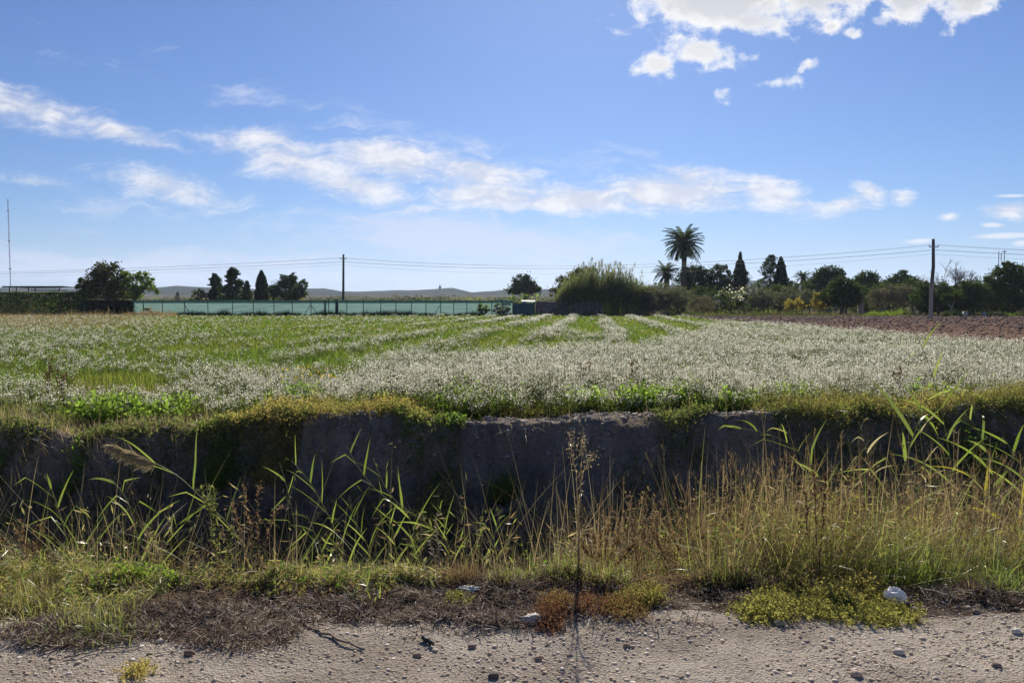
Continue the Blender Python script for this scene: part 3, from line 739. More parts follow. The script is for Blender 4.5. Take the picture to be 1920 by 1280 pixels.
m_wall, n = newmat('pinkish_rubble_wall')
pos = n.new('ShaderNodeTexCoord').outputs['Object']
vo = n.new('ShaderNodeTexVoronoi', feature='F1'); n.l.new(pos, vo.inputs[0]); vo.inputs['Scale'].default_value = 3.2
c = n.mix(n.mr(n.noise(pos, 2, 5), .35, .65), (.17, .115, .10), (.27, .195, .175)); c = n.mix(n.m('MULTIPLY', n.mr(vo.outputs[0], .35, .6), .5), c, (.10, .075, .065))
b = n.new('ShaderNodeBsdfDiffuse'); n.put(b.inputs[0], c); n.l.new(b.outputs[0], n.out.inputs[0])
xa, xb_ = XZ(1004, 590, 95)[0], XZ(1130, 590, 95)[0]
mb = MB(); gx = np.linspace(xa, xb_, 40); tz = 1.68 + .16 * fbm(gx * 1.4, gx * 0, 171, 3)
V = np.concatenate([np.stack([gx, np.full(40, yv), zv], 1) for yv, zv in ((94.8, np.full(40, -.1)), (94.8, tz), (95.2, tz + .03), (95.2, np.full(40, -.1)))])
i = np.arange(39); mb.add(V, np.concatenate([np.stack([i + 40 * q, i + 1 + 40 * q, i + 1 + 40 * (q + 1), i + 40 * (q + 1)], 1) for q in range(3)] + [np.array([[0, 40, 80, 120], [39, 159, 119, 79]])]))
tag(mb.build('rubble_wall', m_wall, None, ((xa + xb_) / 2, 95, 0)), 'low pinkish rubble wall between the shelter and the tall canes', 'wall')

# power poles and cables -----------------------------------------------------
def pole(label, pts, rad, mats, arms):
    base = np.array(pts[0]); root = thing('utility_pole', label, 'utility pole', base)
    mb = MB(); tube(mb, pts, rad, 10); mb.build('shaft', mats, root, base, smooth=True)
    for dz_, wdt in arms:
        mb = MB(); tp = np.array(pts[-1]); box(mb, tp[0] - wdt, tp[0] + wdt, tp[1] - .13 - .04, tp[1] - .13 + .04, tp[2] - dz_ - .04, tp[2] - dz_ + .04)
        a_ = mb.build('cross_arm', M_STEEL, root, base)
        for s_ in (-1, 1):
            mb = MB(); tube(mb, [(tp[0] + s_ * wdt, tp[1] - .13, tp[2] - dz_ + .04), (tp[0] + s_ * wdt, tp[1] - .13, tp[2] - dz_ + .17)], [.05, .035], 7); mb.build('insulator', M_DARKMETAL, a_)
            mb_last = bpy.data.objects[-1] if False else None
    return root
def fix_ins():
    for o in list(bpy.data.objects):
        if o.name.startswith('insulator') and o.parent and o.parent.parent:
            o.location = -np.array(o.parent.parent.location) if False else tuple(-v for v in o.parent.parent.location)
m_pole2, n = newmat('two_tone_pole')
pos = n.new('ShaderNodeTexCoord').outputs['Object']; sz = n.new('ShaderNodeSeparateXYZ'); n.l.new(pos, sz.inputs[0])
mp = n.new('ShaderNodeMapping'); mp.inputs['Scale'].default_value = (9, 9, .7); n.l.new(pos, mp.inputs[0]); f = n.noise(mp.outputs[0], 2, 5)
c = n.mix(n.mr(sz.outputs[2], 4.3, 3.0), n.mix(f, (.05, .045, .045), (.12, .11, .105)), n.mix(f, (.22, .205, .195), (.40, .375, .355)))
b = n.new('ShaderNodeBsdfDiffuse'); n.put(b.inputs[0], c); n.l.new(b.outputs[0], n.out.inputs[0])
pA, pB = P(643.5, 592, 100), P(644, 477, 100); pA[2] = -.2
pole('slim dark timber power pole behind the green fence', [pA, pA * .5 + pB * .5, pB], [.17, .15, .12], M_WOOD, [(.58, .38)])
qA, qB = P(1745, 598, 76), P(1750, 448, 76)
pole('leaning power pole with grey foot standing at the edge of the ploughed soil', [(qA[0], 76, -.2), P(1746.5, 540, 76), P(1750, 500, 76), qB], [.19, .17, .155, .13], m_pole2, [(.78, .42)])
fix_ins()
def cable(label, nodes, sag, r, mat):
    pts = []
    for (a, b_), s_ in zip(zip(nodes[:-1], nodes[1:]), sag):
        t = np.linspace(0, 1, 40)[:, None] if len(pts) == 0 else np.linspace(0, 1, 40)[1:, None]
        q = np.asarray(a) + (np.asarray(b_) - np.asarray(a)) * t; q[:, 2] -= (4 * s_ * t * (1 - t))[:, 0]; pts.append(q)
    mb = MB(); tube(mb, np.concatenate(pts), r, 5); tag(mb.build('overhead_cable', mat, None, tuple(nodes[1])), label, 'cable', 'overhead cables between the power poles')
M_CABLE = solidmat('cable_rubber', (.08, .08, .09), (.13, .13, .145), 3, .6)
def lv(dx_, dz_, py_l, py_r, ex=0): return [P(-700, py_l, 121), pB + np.array([dx_, -.13, dz_]), qB + np.array([dx_, -.13, dz_ - .12]), P(2700, py_r, 60)]
cable('upper thin overhead cable on the left insulators', lv(-.38, -.45, 506, 470), [1.2, 1.5, .6], .009, M_CABLE)
cable('upper thin overhead cable on the right insulators', lv(.38, -.45, 503, 466), [1.3, 1.5, .6], .009, M_CABLE)
cable('thick black bundled cable, second down the poles', lv(.17, -.95, 507, 481), [1.1, 1.3, .5], .019, M_CABLE)
cable('lowest and thinnest overhead cable', lv(-.17, -1.35, 512, 492), [1.1, 1.5, .5], .008, M_CABLE)

# --- middle: pine, canes, olive ---
tree('pine_tree', 'round-topped dark pine between the far hills and the canes', 'tree', 150, 985, [(985, 540, 26, 11), (978, 526, 15, 11), (1003, 541, 13, 8), (963, 545, 12, 7), (990, 533, 16, 10)], 3400, .5, M_PINE, .2, clump=.24)
tree('tree', 'broad rounded tree rising behind the left side of the canes', 'tree', 118, 1085, [(1097, 522, 28, 22), (1068, 532, 26, 20), (1050, 548, 20, 14), (1095, 508, 16, 9), (1080, 550, 40, 18)], 6500, .36, leafmat('olive_brown_leaf', (.05, .06, .02), (.12, .12, .045), .4), .25)
mb = MB(); lf = MB(); pl = MB()
cx0, cx1 = XZ(1046, 590, 96)[0], XZ(1222, 590, 96)[0]
root = thing('giant_cane_thicket', 'tall dense thicket of giant cane with feathery tops', 'canes', ((cx0 + cx1) / 2, 97, 0)); O = np.array(root.location)
N = 1050; x = U(cx0, cx1, N); y = U(94.5, 100.5, N); u = (x - cx0) / (cx1 - cx0)
hh_ = np.interp(u, [0, .12, .3, .55, .75, .9, 1], [2.6, 4.5, 5.8, 5.9, 5.3, 4.2, 2.8]) * np.where(U(0, 1, N) < .09, U(1.0, 1.22, N), U(.6, 1.0, N))
pts, side = curves(np.stack([x, y, np.zeros(N)], 1), U(0, 6.28, N), hh_, U(0, .07, N), U(.02, .28, N), 7)
ribbon(mb, pts, side, .05, np.linspace(1, .3, 8)); ribbon(mb, pts, np.cross(side, [0, 0, 1.0]), .05, np.linspace(1, .3, 8))
for q in range(30):
    t = U(.22, 1, N) ** .8 * 6.99; k = t.astype(int); f = (t - k)[:, None]
    base = pts[np.arange(N), k] * (1 - f) + pts[np.arange(N), k + 1] * f
    pp, ss = curves(base, U(0, 6.28, N), U(.4, .8, N), U(.5, 1.0, N), U(.6, 1.5, N), 3); ribbon(lf, pp, ss, U(.05, .09, N), leaf_prof(3))
tall = np.where((hh_ > 5.2) & (U(0, 1, N) < .5))[0]
for q in range(18):
    b_ = pts[tall, -1] - np.array([0, 0, 1.0]) * U(0, .45, len(tall))[:, None]
    pp, ss = curves(b_, U(0, 6.28, len(tall)), U(.25, .45, len(tall)), U(.1, .5, len(tall)), U(0, .7, len(tall)), 2); ribbon(pl, pp, ss, .035, [1, .7, .2])
mb.build('canes', M_CANE, root, O); lf.build('foliage', M_CANE, root, O); pl.build('plumes', M_PLUME, root, O)

def palm(label, d, bx, cy, zlen, nf, trunk, tlen=None, old=.35, size=1.0):
    x0, zc = XZ(bx, cy, d); root = thing('palm_tree', label, 'palm tree', (x0, d, 0)); O = (x0, d, 0)
    mb = MB(); s = np.linspace(0, 1, 26); tr = trunk * (1 + .25 * (1 - s) ** 3) * (1 + .06 * np.sin(s * 120)); tr[-3:] *= 1.35
    tube(mb, np.stack([x0 + .1 * np.sin(s * 2), np.full(26, float(d)), -.1 + s * (zc + .1)], 1), tr, 10); mb.build('trunk', M_BARK, root, O, smooth=True)
    for nm, n_, l0, l1, c0, c1, mt in (('fronds', nf, .05, 1.25, .5, 1.5, M_DARK), ('old_fronds', int(nf * old), 1.3, 2.1, .8, 1.1, M_DARK)):
        lb = MB(); u = (np.arange(n_) + .5) / n_
        lean = l0 + (l1 - l0) * u ** .8; az = np.arange(n_) * 2.39996 + rng.normal(size=n_) * .15
        L = zlen * U(.85, 1.08, n_) * (1 - .15 * (u > .8)); pts, side = curves(np.repeat([[x0, d, zc]], n_, 0) + rng.normal(size=(n_, 3)) * .08, az, L, lean, c0 + (c1 - c0) * U(.2, .8, n_), 12)
        ribbon(lb, pts, side, .07 * size, np.linspace(1, .3, 13))
        for j in range(1, 12):
            for h in (0.0, .5):
                b_ = pts[:, j] * (1 - h) + pts[:, min(j + 1, 12)] * h; fw = pts[:, min(j + 1, 12)] - pts[:, j]; fw /= np.linalg.norm(fw, axis=1)[:, None]
                ll = zlen * .17 * math.sin(math.pi * (.12 + .8 * (j + h) / 13)) ** .6
                for sg in (-1, 1):
                    dr = side * sg * .75 + fw * .75 + np.array([0, 0, -.25]) + rng.normal(size=b_.shape) * .08; dr /= np.linalg.norm(dr, axis=1)[:, None]
                    tip = b_ + dr * ll + np.array([0, 0, -.12 * ll]); md = b_ + dr * ll * .5
                    wd_ = np.cross(dr, side); wd_ /= np.linalg.norm(wd_, axis=1)[:, None] + 1e-9
                    ribbon(lb, np.stack([b_, md, tip], 1), fw, .14 * size, [1, .9, .15])
        lb.build(nm, mt, root, O)
    return root
palm('tallest palm with a full round crown high above the other trees', 125, 1282, 457, 3.8, 54, .40, old=.7)
palm('smaller palm with a thin crown left of the tallest one', 122, 1249, 514, 2.4, 40, .42, old=.4, size=.75)
palm('little palm top peeping out left of the round pines on the right', 150, 1505, 521, 2.0, 30, .3, old=.3, size=.8)

tree('pine_tree', 'spreading pine directly behind the foot of the tallest palm', 'tree', 128, 1305, [(1300, 512, 26, 13), (1322, 520, 16, 13), (1285, 528, 20, 13), (1310, 535, 30, 16), (1290, 508, 12, 7)], 5200, .4, M_PINE, .25, clump=.2)
tree('pine_tree', 'pine with a square top left of the tall thin cypress', 'tree', 128, 1350, [(1348, 508, 18, 11), (1345, 528, 26, 18), (1330, 540, 22, 13), (1366, 524, 10, 14), (1352, 545, 26, 12)], 4800, .4, M_PINE, .25, clump=.2)
spire('cypress_tree', 'tall thin cypress with a needle tip and a side shoulder', 118, 1386, 473, 556, 12, 6500, .3, M_CYP, 1, ([0, .1, .35, .6, .78, .82, .92, 1], [.85, 1, 1, .85, .55, .28, .2, .08]), bump=[(1396, 522, 5, 14)])
spire('conifer', 'open layered conifer with ragged side branches, left of the second cypress', 121, 1440, 478, 560, 21, 3800, .38, M_PINE, 6, ([0, .2, .45, .7, .88, 1], [1, 1, .85, .55, .5, .15]), True)
spire('cypress_tree', 'cone-shaped cypress close right of the ragged conifer', 120, 1464, 482, 560, 15, 6500, .3, M_CYP, -1, ([0, .2, .5, .75, .92, 1], [1, 1, .8, .55, .3, .08]))
tree('tree', 'small round tree hugging the cone-shaped cypress', 'tree', 119, 1478, [(1479, 530, 8, 9), (1476, 540, 12, 12)], 900, .32, M_DARK, .1)
tree('pine_tree', 'big domed pine right of the little palm top', 'tree', 125, 1550, [(1553, 511, 22, 12), (1546, 524, 28, 15), (1574, 513, 12, 11), (1527, 532, 16, 12), (1545, 540, 34, 14)], 6000, .4, M_PINE, .25, clump=.2)
tree('pine_tree', 'middle domed pine behind the dark round carob', 'tree', 127, 1626, [(1624, 520, 18, 11), (1641, 528, 12, 11), (1614, 530, 16, 12), (1630, 540, 30, 14)], 4200, .4, M_PINE, .22, clump=.2)
tree('pine_tree', 'right domed pine with a peaked top, left of the leaning pole', 'tree', 122, 1692, [(1691, 516, 15, 9), (1693, 525, 28, 9), (1704, 528, 16, 10), (1672, 532, 16, 9), (1695, 537, 34, 12)], 5000, .36, M_PINE, .22, clump=.2)

tree('shrub', 'dark brown thorny shrub at the right foot of the canes', 'shrub', 95, 1226, [(1226, 560, 22, 22), (1240, 566, 20, 18), (1215, 570, 16, 16)], 3600, .26, M_GREY, .07, multi=3)
tree('olive_tree', 'wide grey-green olive with a forked trunk at the end of the field', 'olive tree', 96, 1272, [(1272, 550, 30, 15), (1255, 556, 24, 14), (1290, 555, 18, 12), (1264, 565, 30, 12), (1243, 570, 14, 12)], 5200, .24, M_OLIVE, .16, multi=2, asp=.3)
tree('shrub', 'bare purplish twiggy shrub between the olive and the white-flowered bush', 'shrub', 97, 1315, [(1315, 568, 20, 15), (1330, 574, 16, 13), (1300, 575, 14, 11)], 2600, .22, M_GREY, .05, multi=4, asp=.25)
r_ = tree('flowering_bush', 'green bush dotted with white blossom left of the orchard', 'bush', 99, 1372, [(1372, 556, 28, 11), (1352, 562, 16, 12), (1392, 560, 18, 12), (1370, 570, 34, 13)], 3600, .24, leafmat('dull_green_leaf', (.045, .07, .025), (.11, .14, .05), .4), .07, multi=4)
mb = MB(); crown(mb, 98.4, [(1372, 554, 28, 10), (1392, 556, 16, 9), (1360, 562, 20, 8)], 170, .26, clump=.3, fill=.8, asp=.9); mb.build('blossom', M_WHITEFL, r_, tuple(r_.location))
for k, (bx, by, rx, ry, lab) in enumerate([(1432, 556, 26, 15, 'grey-green olive below the open layered conifer'), (1478, 553, 26, 15, 'grey-green olive behind the left yellow bush'), (1518, 556, 20, 14, 'grey-green olive between the two yellow bushes')]):
    tree('olive_tree', lab, 'olive tree', 106 + k, bx, [(bx, by, rx, ry), (bx - rx * .5, by + 8, rx * .6, ry * .7), (bx + rx * .5, by + 7, rx * .6, ry * .7), (bx, by + 14, rx, ry * .6)], 3200, .24, M_OLIVE, .1, group='olives of the small orchard', asp=.3)
tree('shrub', 'low yellow-leaved bush, left of the pair', 'shrub', 97, 1489, [(1489, 568, 14, 9), (1480, 572, 10, 8), (1499, 573, 10, 7)], 1100, .26, M_YELL, .05, group='yellow-leaved bushes', multi=3, clump=.26)
tree('shrub', 'taller yellow-leaved bush against the dark round carob', 'shrub', 97, 1540, [(1538, 562, 12, 11), (1534, 551, 7, 7), (1546, 570, 12, 9), (1528, 572, 9, 8)], 1300, .26, M_YELL, .05, group='yellow-leaved bushes', multi=3, clump=.26)
tree('carob_tree', 'dark round low-crowned carob with several short trunks', 'tree', 96, 1582, [(1580, 543, 28, 20), (1560, 555, 22, 16), (1598, 553, 20, 18), (1585, 562, 34, 12), (1580, 530, 18, 10)], 7500, .3, M_DARK, .14, multi=4, clump=.17)
mb = MB(); xx = XZ(1614, 590, 96.5)[0]; box(mb, xx - .3, xx + .3, 96.3, 96.8, -.1, P(0, 556, 96.5)[2]); box(mb, xx - .36, xx + .36, 96.24, 96.86, P(0, 556, 96.5)[2], P(0, 556, 96.5)[2] + .1)
tag(mb.build('concrete_pillar', M_CONC, None, (xx, 96.5, 0)), 'square grey pillar in the shade right of the dark carob', 'pillar')
for bx, by, rx, ry, lab in [(1652, 560, 22, 17, 'grey twiggy fruit tree nearest the concrete pillar'), (1688, 553, 22, 19, 'grey twiggy fruit tree, taller, left of the leaning pole'), (1714, 558, 16, 17, 'grey twiggy fruit tree touching the leaning pole')]:
    tree('fruit_tree', lab, 'tree', 95, bx, [(bx, by, rx, ry), (bx - rx * .4, by - ry * .4, rx * .6, ry * .6), (bx + rx * .5, by - 4, rx * .6, ry * .7)], 2000, .24, M_GREY, .09, M_PALEBARK, group='twiggy fruit trees', clump=.24, multi=2)

for bx, py_, rx, ry, d_, m_, lab in ((1240, 548, 34, 18, 104, M_OLIVE, 'dull green shrub under the smaller palm'), (1330, 552, 34, 18, 106, M_DARK, 'dark shrub under the spreading pine'), (1410, 552, 28, 18, 108, M_OLIVE, 'greyish shrub right of the tall thin cypress'), (1460, 548, 30, 16, 112, M_DARK, 'dark shrub at the foot of the cone-shaped cypress'),
      (1505, 545, 26, 18, 112, M_DARK, 'dark shrub under the little palm top'), (1625, 552, 34, 20, 108, M_DARK, 'dark shrub behind the concrete pillar'), (1668, 545, 30, 20, 106, M_DARK, 'dark shrub behind the twiggy fruit trees'), (1712, 542, 34, 20, 104, M_DARK, 'dark shrub behind the leaning pole'), (1850, 545, 40, 28, 99, M_DARK, 'dark shrub filling the gap left of the tallest broad tree')):
    tree('shrub', lab, 'shrub', d_, bx, [(bx, py_, rx, ry), (bx - rx * .6, py_ + 8, rx * .6, ry * .9), (bx + rx * .6, py_ + 8, rx * .6, ry * .9), (bx, py_ + 20, rx * 1.1, ry * .9)], 3400, .3, m_, .06, multi=3)
# --- right: hedge, bare tree, big tree ---
tree('tree', 'dark spreading hedge tree right of the leaning pole', 'tree', 91, 1760, [(1755, 550, 30, 22), (1735, 560, 24, 24), (1775, 560, 30, 24), (1750, 572, 34, 14), (1735, 535, 12, 9)], 7000, .28, M_DARK, .12, multi=3)
tree('tree', 'dense flat-topped dark tree between the bare tree and the tall one', 'tree', 92, 1820, [(1812, 538, 22, 11), (1830, 546, 28, 16), (1805, 555, 30, 20), (1830, 565, 40, 18), (1800, 570, 30, 14)], 8000, .28, M_DARK, .12, multi=3)
tree('tree', 'tallest broad dark green tree at the right edge', 'tree', 93, 1890, [(1882, 502, 18, 12), (1905, 512, 20, 16), (1880, 525, 32, 20), (1862, 530, 16, 14), (1900, 545, 40, 26), (1885, 565, 46, 18), (1925, 520, 22, 22), (1950, 545, 34, 30)], 14000, .3, leafmat('glossy_leaf', (.025, .045, .014), (.085, .12, .035), .35), .22, multi=2)
x0 = XZ(1792, 590, 98)[0]; root = thing('bare_tree', 'leafless twiggy tree fanning out against the sky right of the pole', 'tree', (x0, 98, 0)); mb = MB()
def branch(p, d_, L, r, lev):
    e = p + d_ * L; limb(mb, p, e, r, r * .65, 4, .1, 4)
    if lev == 0: return
    for q in range(3 if lev > 1 else 4):
        nd = d_ + rng.normal(size=3) * .42 + np.array([0, 0, .08]); nd /= np.linalg.norm(nd); branch(p + d_ * L * U(.6, 1, 1)[0], nd, L * U(.6, .8, 1)[0], r * .6, lev - 1)
for a, b_ in ((-.5, .2), (-.15, -.3), (.2, .3), (.5, -.1), (0, 0)):
    v = np.array([a, b_, 1.0]); branch(np.array([x0 + a * .5, 98, .8]), v / np.linalg.norm(v), 2.3, .10, 4)
tube(mb, [(x0, 98, -.1), (x0, 98, .9)], [.2, .15], 8)
mb.build('branches', solidmat('grey_twig', (.16, .15, .13), (.28, .26, .23), 5), root, (x0, 98, 0))
x0 = XZ(1784, 590, 87.5)[0]; root = thing('forked_tree', 'small pale forked trunk under dark leaves in front of the hedge', 'tree', (x0, 87.5, 0)); mb = MB()
pt = lambda px_, py_: P(px_, py_, 87.5)
tube(mb, [(x0, 87.5, -.1), pt(1784, 577)], [.13, .10], 8); tube(mb, [pt(1784, 577), pt(1781, 573), pt(1777, 568)], [.09, .07, .05], 7); tube(mb, [pt(1784, 577), pt(1787, 571), pt(1790, 562)], [.09, .07, .05], 7)
mb.build('trunk', M_PALEBARK, root, (x0, 87.5, 0), smooth=True); mb = MB(); crown(mb, 87.7, [(1775, 560, 14, 9), (1792, 557, 14, 10), (1783, 553, 16, 8)], 1100, .26); mb.build('crown', M_DARK, root, (x0, 87.5, 0))
for px_, py_, h_, lab, d_ in ((1810, 591, .6, 'short white concrete marker post on the grass strip', 84.0), (1845, 584, .45, 'fainter pale marker post in the shade of the hedge', 88.6)):
    xx = XZ(px_, py_, d_)[0]; mb = MB(); w = .2; box(mb, xx - w, xx + w, d_ - w, d_ + w, -.1, h_); box(mb, xx - w * .8, xx + w * .8, d_ - w * .8, d_ + w * .8, h_, h_ + .06)
    tag(mb.build('marker_post', M_CONC, None, (xx, d_, 0)), lab, 'marker post')
for px_, t_, b_, lab in ((1873, 471, 545, 'thin antenna pole with a short side rod above the tall right tree'), (1883.5, 469, 545, 'thin antenna pole with a crossbar under the cable')):
    xx, zt = XZ(px_, t_, 104); root = thing('antenna_pole', lab, 'antenna', (xx, 104, 0)); mb = MB(); tube(mb, [(xx, 104, -.1), (xx, 104, zt)], .045, 6); mb.build('mast', M_STEEL, root, (xx, 104, 0))
    mb = MB(); tube(mb, [(xx + (.33 if px_ < 1880 else -.3), 104, zt - .2), (xx + .33, 104, zt - .2) if px_ > 1880 else (xx + .33, 104, zt - 1.3)], .04, 6); mb.build('rod', M_DARKMETAL, root, (xx, 104, 0))

# scrub of the far plain: nobody could count it
mb = MB(); K_ = 1500
for q in range(K_):
    d_ = 115 + 800 * rng.random() ** 1.25; px_ = rng.uniform(-200, 2100)
    if d_ < 180 and 250 < px_ < 950 and rng.random() < .5: d_ += 120
    s = d_ / FPX; h_ = rng.uniform(.9, 2.8) * (1 + d_ / 700); w = h_ * rng.uniform(.8, 2.2); x0, y0 = (px_ - 960) * s, d_
    zb = float(far_h(np.array([x0]), np.array([y0]))[0]); m_ = 110
    dr = rand_dirs(m_) * (U(.4, 1, m_) ** .5)[:, None]; c = np.array([x0, y0, zb + h_ * .45]) + dr * np.array([w * .6, w * .6, h_ * .55]) + rng.normal(size=(m_, 3)) * .12
    leaves(mb, c, .5 * U(.6, 1.4, m_), .32 * U(.6, 1.4, m_), int(rng.choice(4, p=[.5, .3, .16, .04])))
tag(mb.build('scrub', [M_DARK, M_GREY, M_GREEN, M_YELL]), 'far scattered scrub and bushes on the plain behind the fence', kind='stuff')

# ------------------------------------------------------------------ the field: flowers, grass, clods
M_PETAL = leafmat('petal', (.68, .67, .62), (.88, .87, .82), .6, warm=(1.06, 1.03, .90))
M_STEM = leafmat('weed_stem', (.07, .085, .035), (.15, .16, .075), .25)
M_WLEAF = leafmat('rocket_leaf', (.07, .115, .03), (.15, .20, .06), .5)
M_FGRASS = leafmat('field_grass', (.085, .16, .024), (.18, .26, .05), .55, patch=(.19, .22, .05), pscale=.22)
M_DRY = leafmat('dry_grass', (.20, .14, .075), (.40, .31, .18), .35)
M_CLOD = solidmat('soil_clod', (.12, .075, .055), (.235, .155, .12), 3)

def scr(x, y, z=.3): return 960 + FPX * x / y, 567 + FPX * (CAM_H - z) / y
def row_field(x, y):
    u = row_u(x, y) + .25 * fbm(x * .1, y * .1, 201, 2); k = np.round((u + 1.95) / 3.05); dist = np.abs(u + 1.95 - 3.05 * k)
    st = .45 + .55 * hashn(k, k * 0, 5); st = np.where((k >= -2) & (k <= 2), .95, st)
    return np.exp(-(dist / .52) ** 4) * st
def W_white(x, y):
    px, v = scr(x, y); nz_ = fbm(x * .33, y * .22, 211, 4, .6)
    vb = np.interp(px, [-300, 0, 400, 640, 740, 950, 1060, 1160, 1290, 1330, 1400, 2200], [705, 705, 700, 682, 668, 652, 640, 640, 634, 606, 590, 590])
    dmax = np.interp(px, [-300, 300, 700, 950, 1300, 1450, 2200], [.5, .55, .75, 1, 1, .95, .9]) * np.where((v < 650) & (px > 1290), .75, 1)
    z_ = sstep(v + nz_ * 38, vb - 9, vb + 9) * dmax * np.clip(.86 + .75 * fbm(x * .9, y * .6, 217, 3), .3, 1)
    r = row_field(x, y) * np.interp(px, [-200, 500, 900, 2000], [.42, .36, .85, .95]) * sstep(nz_, -.55, .25)
    bare = np.exp(-(((px - 560) / 120) ** 2 + ((v - 676) / 10) ** 2)) + np.exp(-(((px - 190) / 190) ** 2 + ((v - 708) / 11) ** 2)) * .9
    left = sstep(v, 690, 640) * sstep(px, 420, 60) * .18          # paler, thinner growth far left
    return np.clip(np.maximum(np.maximum(z_, r), left) + .03 + .12 * sstep(nz_, .25, .6) - bare * .8, 0, 1), bare
def wedge(n, d0, d1):
    d = np.sqrt(U(d0 ** 2, d1 ** 2, n)); px = U(-170, 2090, n); x = (px - 960) / FPX * d
    ok = (x < x_plough(np.maximum(d, 24)) + rng.normal(size=n) * .25 + .1) & (d > y_far(x) + .55); return x[ok], d[ok]

fl, st_, fg, dry = MB(), MB(), MB(), MB()
def flowers_at(c, size, double):
    n = len(c); d1 = rand_dirs(n); d1[:, 2] *= .35; d1 /= np.linalg.norm(d1, axis=1)[:, None]
    leaves(fl, c, size * U(.8, 1.25, n), size * U(.6, 1.0, n), 0, .6, d1)
    if double:
        d2 = np.stack([-d1[:, 1], d1[:, 0], d1[:, 2]], 1); leaves(fl, c + [0, 0, .002], size * U(.8, 1.2, n), size * U(.5, .8, n), 0, .6, d2)
for (d0, d1, rho, ns, nf_, fs, nl, ls, dbl, hmul) in ((10.9, 15, 66, 6, 5, .019, 15, .055, True, 1.0), (15, 23, 50, 4, 6, .021, 13, .065, False, 1), (23, 38, 30, 3, 5, .027, 10, .09, False, .95), (38, 60, 15, 2, 6, .037, 7, .13, False, .85), (60, 93, 8, 2, 6, .052, 6, .17, False, .7)):
    area = (d1 ** 2 - d0 ** 2) * .5 * 2260 / FPX
    x, y = wedge(int(area * rho * 1.15), d0, d1); w, bare = W_white(x, y)
    k = U(0, 1, len(x)) < w; x, y, w = x[k], y[k], w[k]; n = len(x); z = height(x, y)
    ht = (.23 + .18 * w + .16 * fbm(x * .7, y * .7, 221, 3)) * hmul * U(.65, 1.3, n)
    ht *= sstep(y - y_far(x), .2, 1.6) * .35 + .65
    X, Y, Zr, Hh = np.repeat(x, ns), np.repeat(y, ns), np.repeat(z, ns), np.repeat(ht, ns) * U(.65, 1.12, n * ns)
    pts, side = curves(np.stack([X, Y, Zr], 1), U(0, 6.28, len(X)), Hh, U(.05, .45, len(X)), U(-.35, .1, len(X)), 2)
    ribbon(st_, pts, side, .006 + d0 * .0002, [1, .8, .5], 0)
    T_ = np.repeat(pts[:, -1], nf_, 0) + rng.normal(size=(len(X) * nf_, 3)) * np.array([.022, .022, .018]) * (1 + d0 * .02)
    flowers_at(T_, fs * .95, dbl)
    low = np.repeat(np.stack([x, y, z], 1), nl, 0) + np.concatenate([rng.normal(size=(n * nl, 2)) * .08, (U(0, .62, n * nl) * np.repeat(ht, nl))[:, None]], 1)
    leaves(st_, low, ls * U(.6, 1.5, len(low)), ls * .45 * U(.6, 1.4, len(low)), 1, .3)
for (d0, d1, rho, h0, w0, S_) in ((10.9, 15, 240, .16, .006, 2), (15, 23, 150, .16, .009, 2), (23, 38, 75, .15, .016, 1), (38, 60, 34, .15, .032, 1), (60, 93, 15, .13, .06, 1)):
    area = (d1 ** 2 - d0 ** 2) * .5 * 2260 / FPX
    x, y = wedge(int(area * rho), d0, d1); w, bare = W_white(x, y); k = U(0, 1, len(x)) > .45 * w + .75 * np.clip(bare, 0, 1); x, y = x[k], y[k]; n = len(x)
    hh_ = h0 * (1 + .8 * fbm(x * .6, y * .6, 231, 3)) * U(.6, 1.5, n)
    grass(fg, np.stack([x, y, height(x, y) - .01], 1), hh_, w0 * U(.6, 1.4, n), U(0, .5, n), U(.1, .9, n), S_)
    # dead growth: in the bare patches and over the far left
    x, y = wedge(int(area * rho * .5), d0, d1); w, bare = W_white(x, y); px, v = scr(x, y)
    lf_ = sstep(v, 620, 604) * sstep(px, 420, 100); k = U(0, 1, len(x)) < np.clip(bare, 0, 1) * .8 + .06 + lf_ * .95; x, y, lf_ = x[k], y[k], lf_[k]; n = len(x)
    grass(dry, np.stack([x, y, height(x, y) - .01], 1), (.18 + .22 * lf_) * U(.5, 1.5, n), w0 * U(.6, 1.3, n), U(0, .6, n), U(.1, .9, n), S_)
tag(fl.build('flowers', M_PETAL), 'white wild rocket flowers covering the field', kind='stuff')
tag(st_.build('flower_stems', [M_STEM, M_WLEAF]), 'stems and leaves of the white wild rocket', kind='stuff')
tag(fg.build('field_grass', M_FGRASS), 'short bright green growth in the field strips', kind='stuff')
tag(dry.build('dry_growth', M_DRY), 'dead brownish growth in the bare patches of the field', kind='stuff')

# clods on the ploughed soil
N = 26000; d = np.sqrt(U(24 ** 2, 88 ** 2, N)); x = U(0, 1, N) * 62 + x_plough(d) + .1
k = x / d < .86; x, d = x[k], d[k]
mb = MB(); r = .03 + .075 * U(0, 1, len(x)) ** 3; stones(mb, np.stack([x, d, height(x, d) + .11 * fbm(x * 2.1, d * 2.1, 81, 3) + .04], 1), r * (.7 + d / 90), .7)
tag(mb.build('soil_clods', M_CLOD), 'clods of the reddish ploughed soil', kind='stuff')

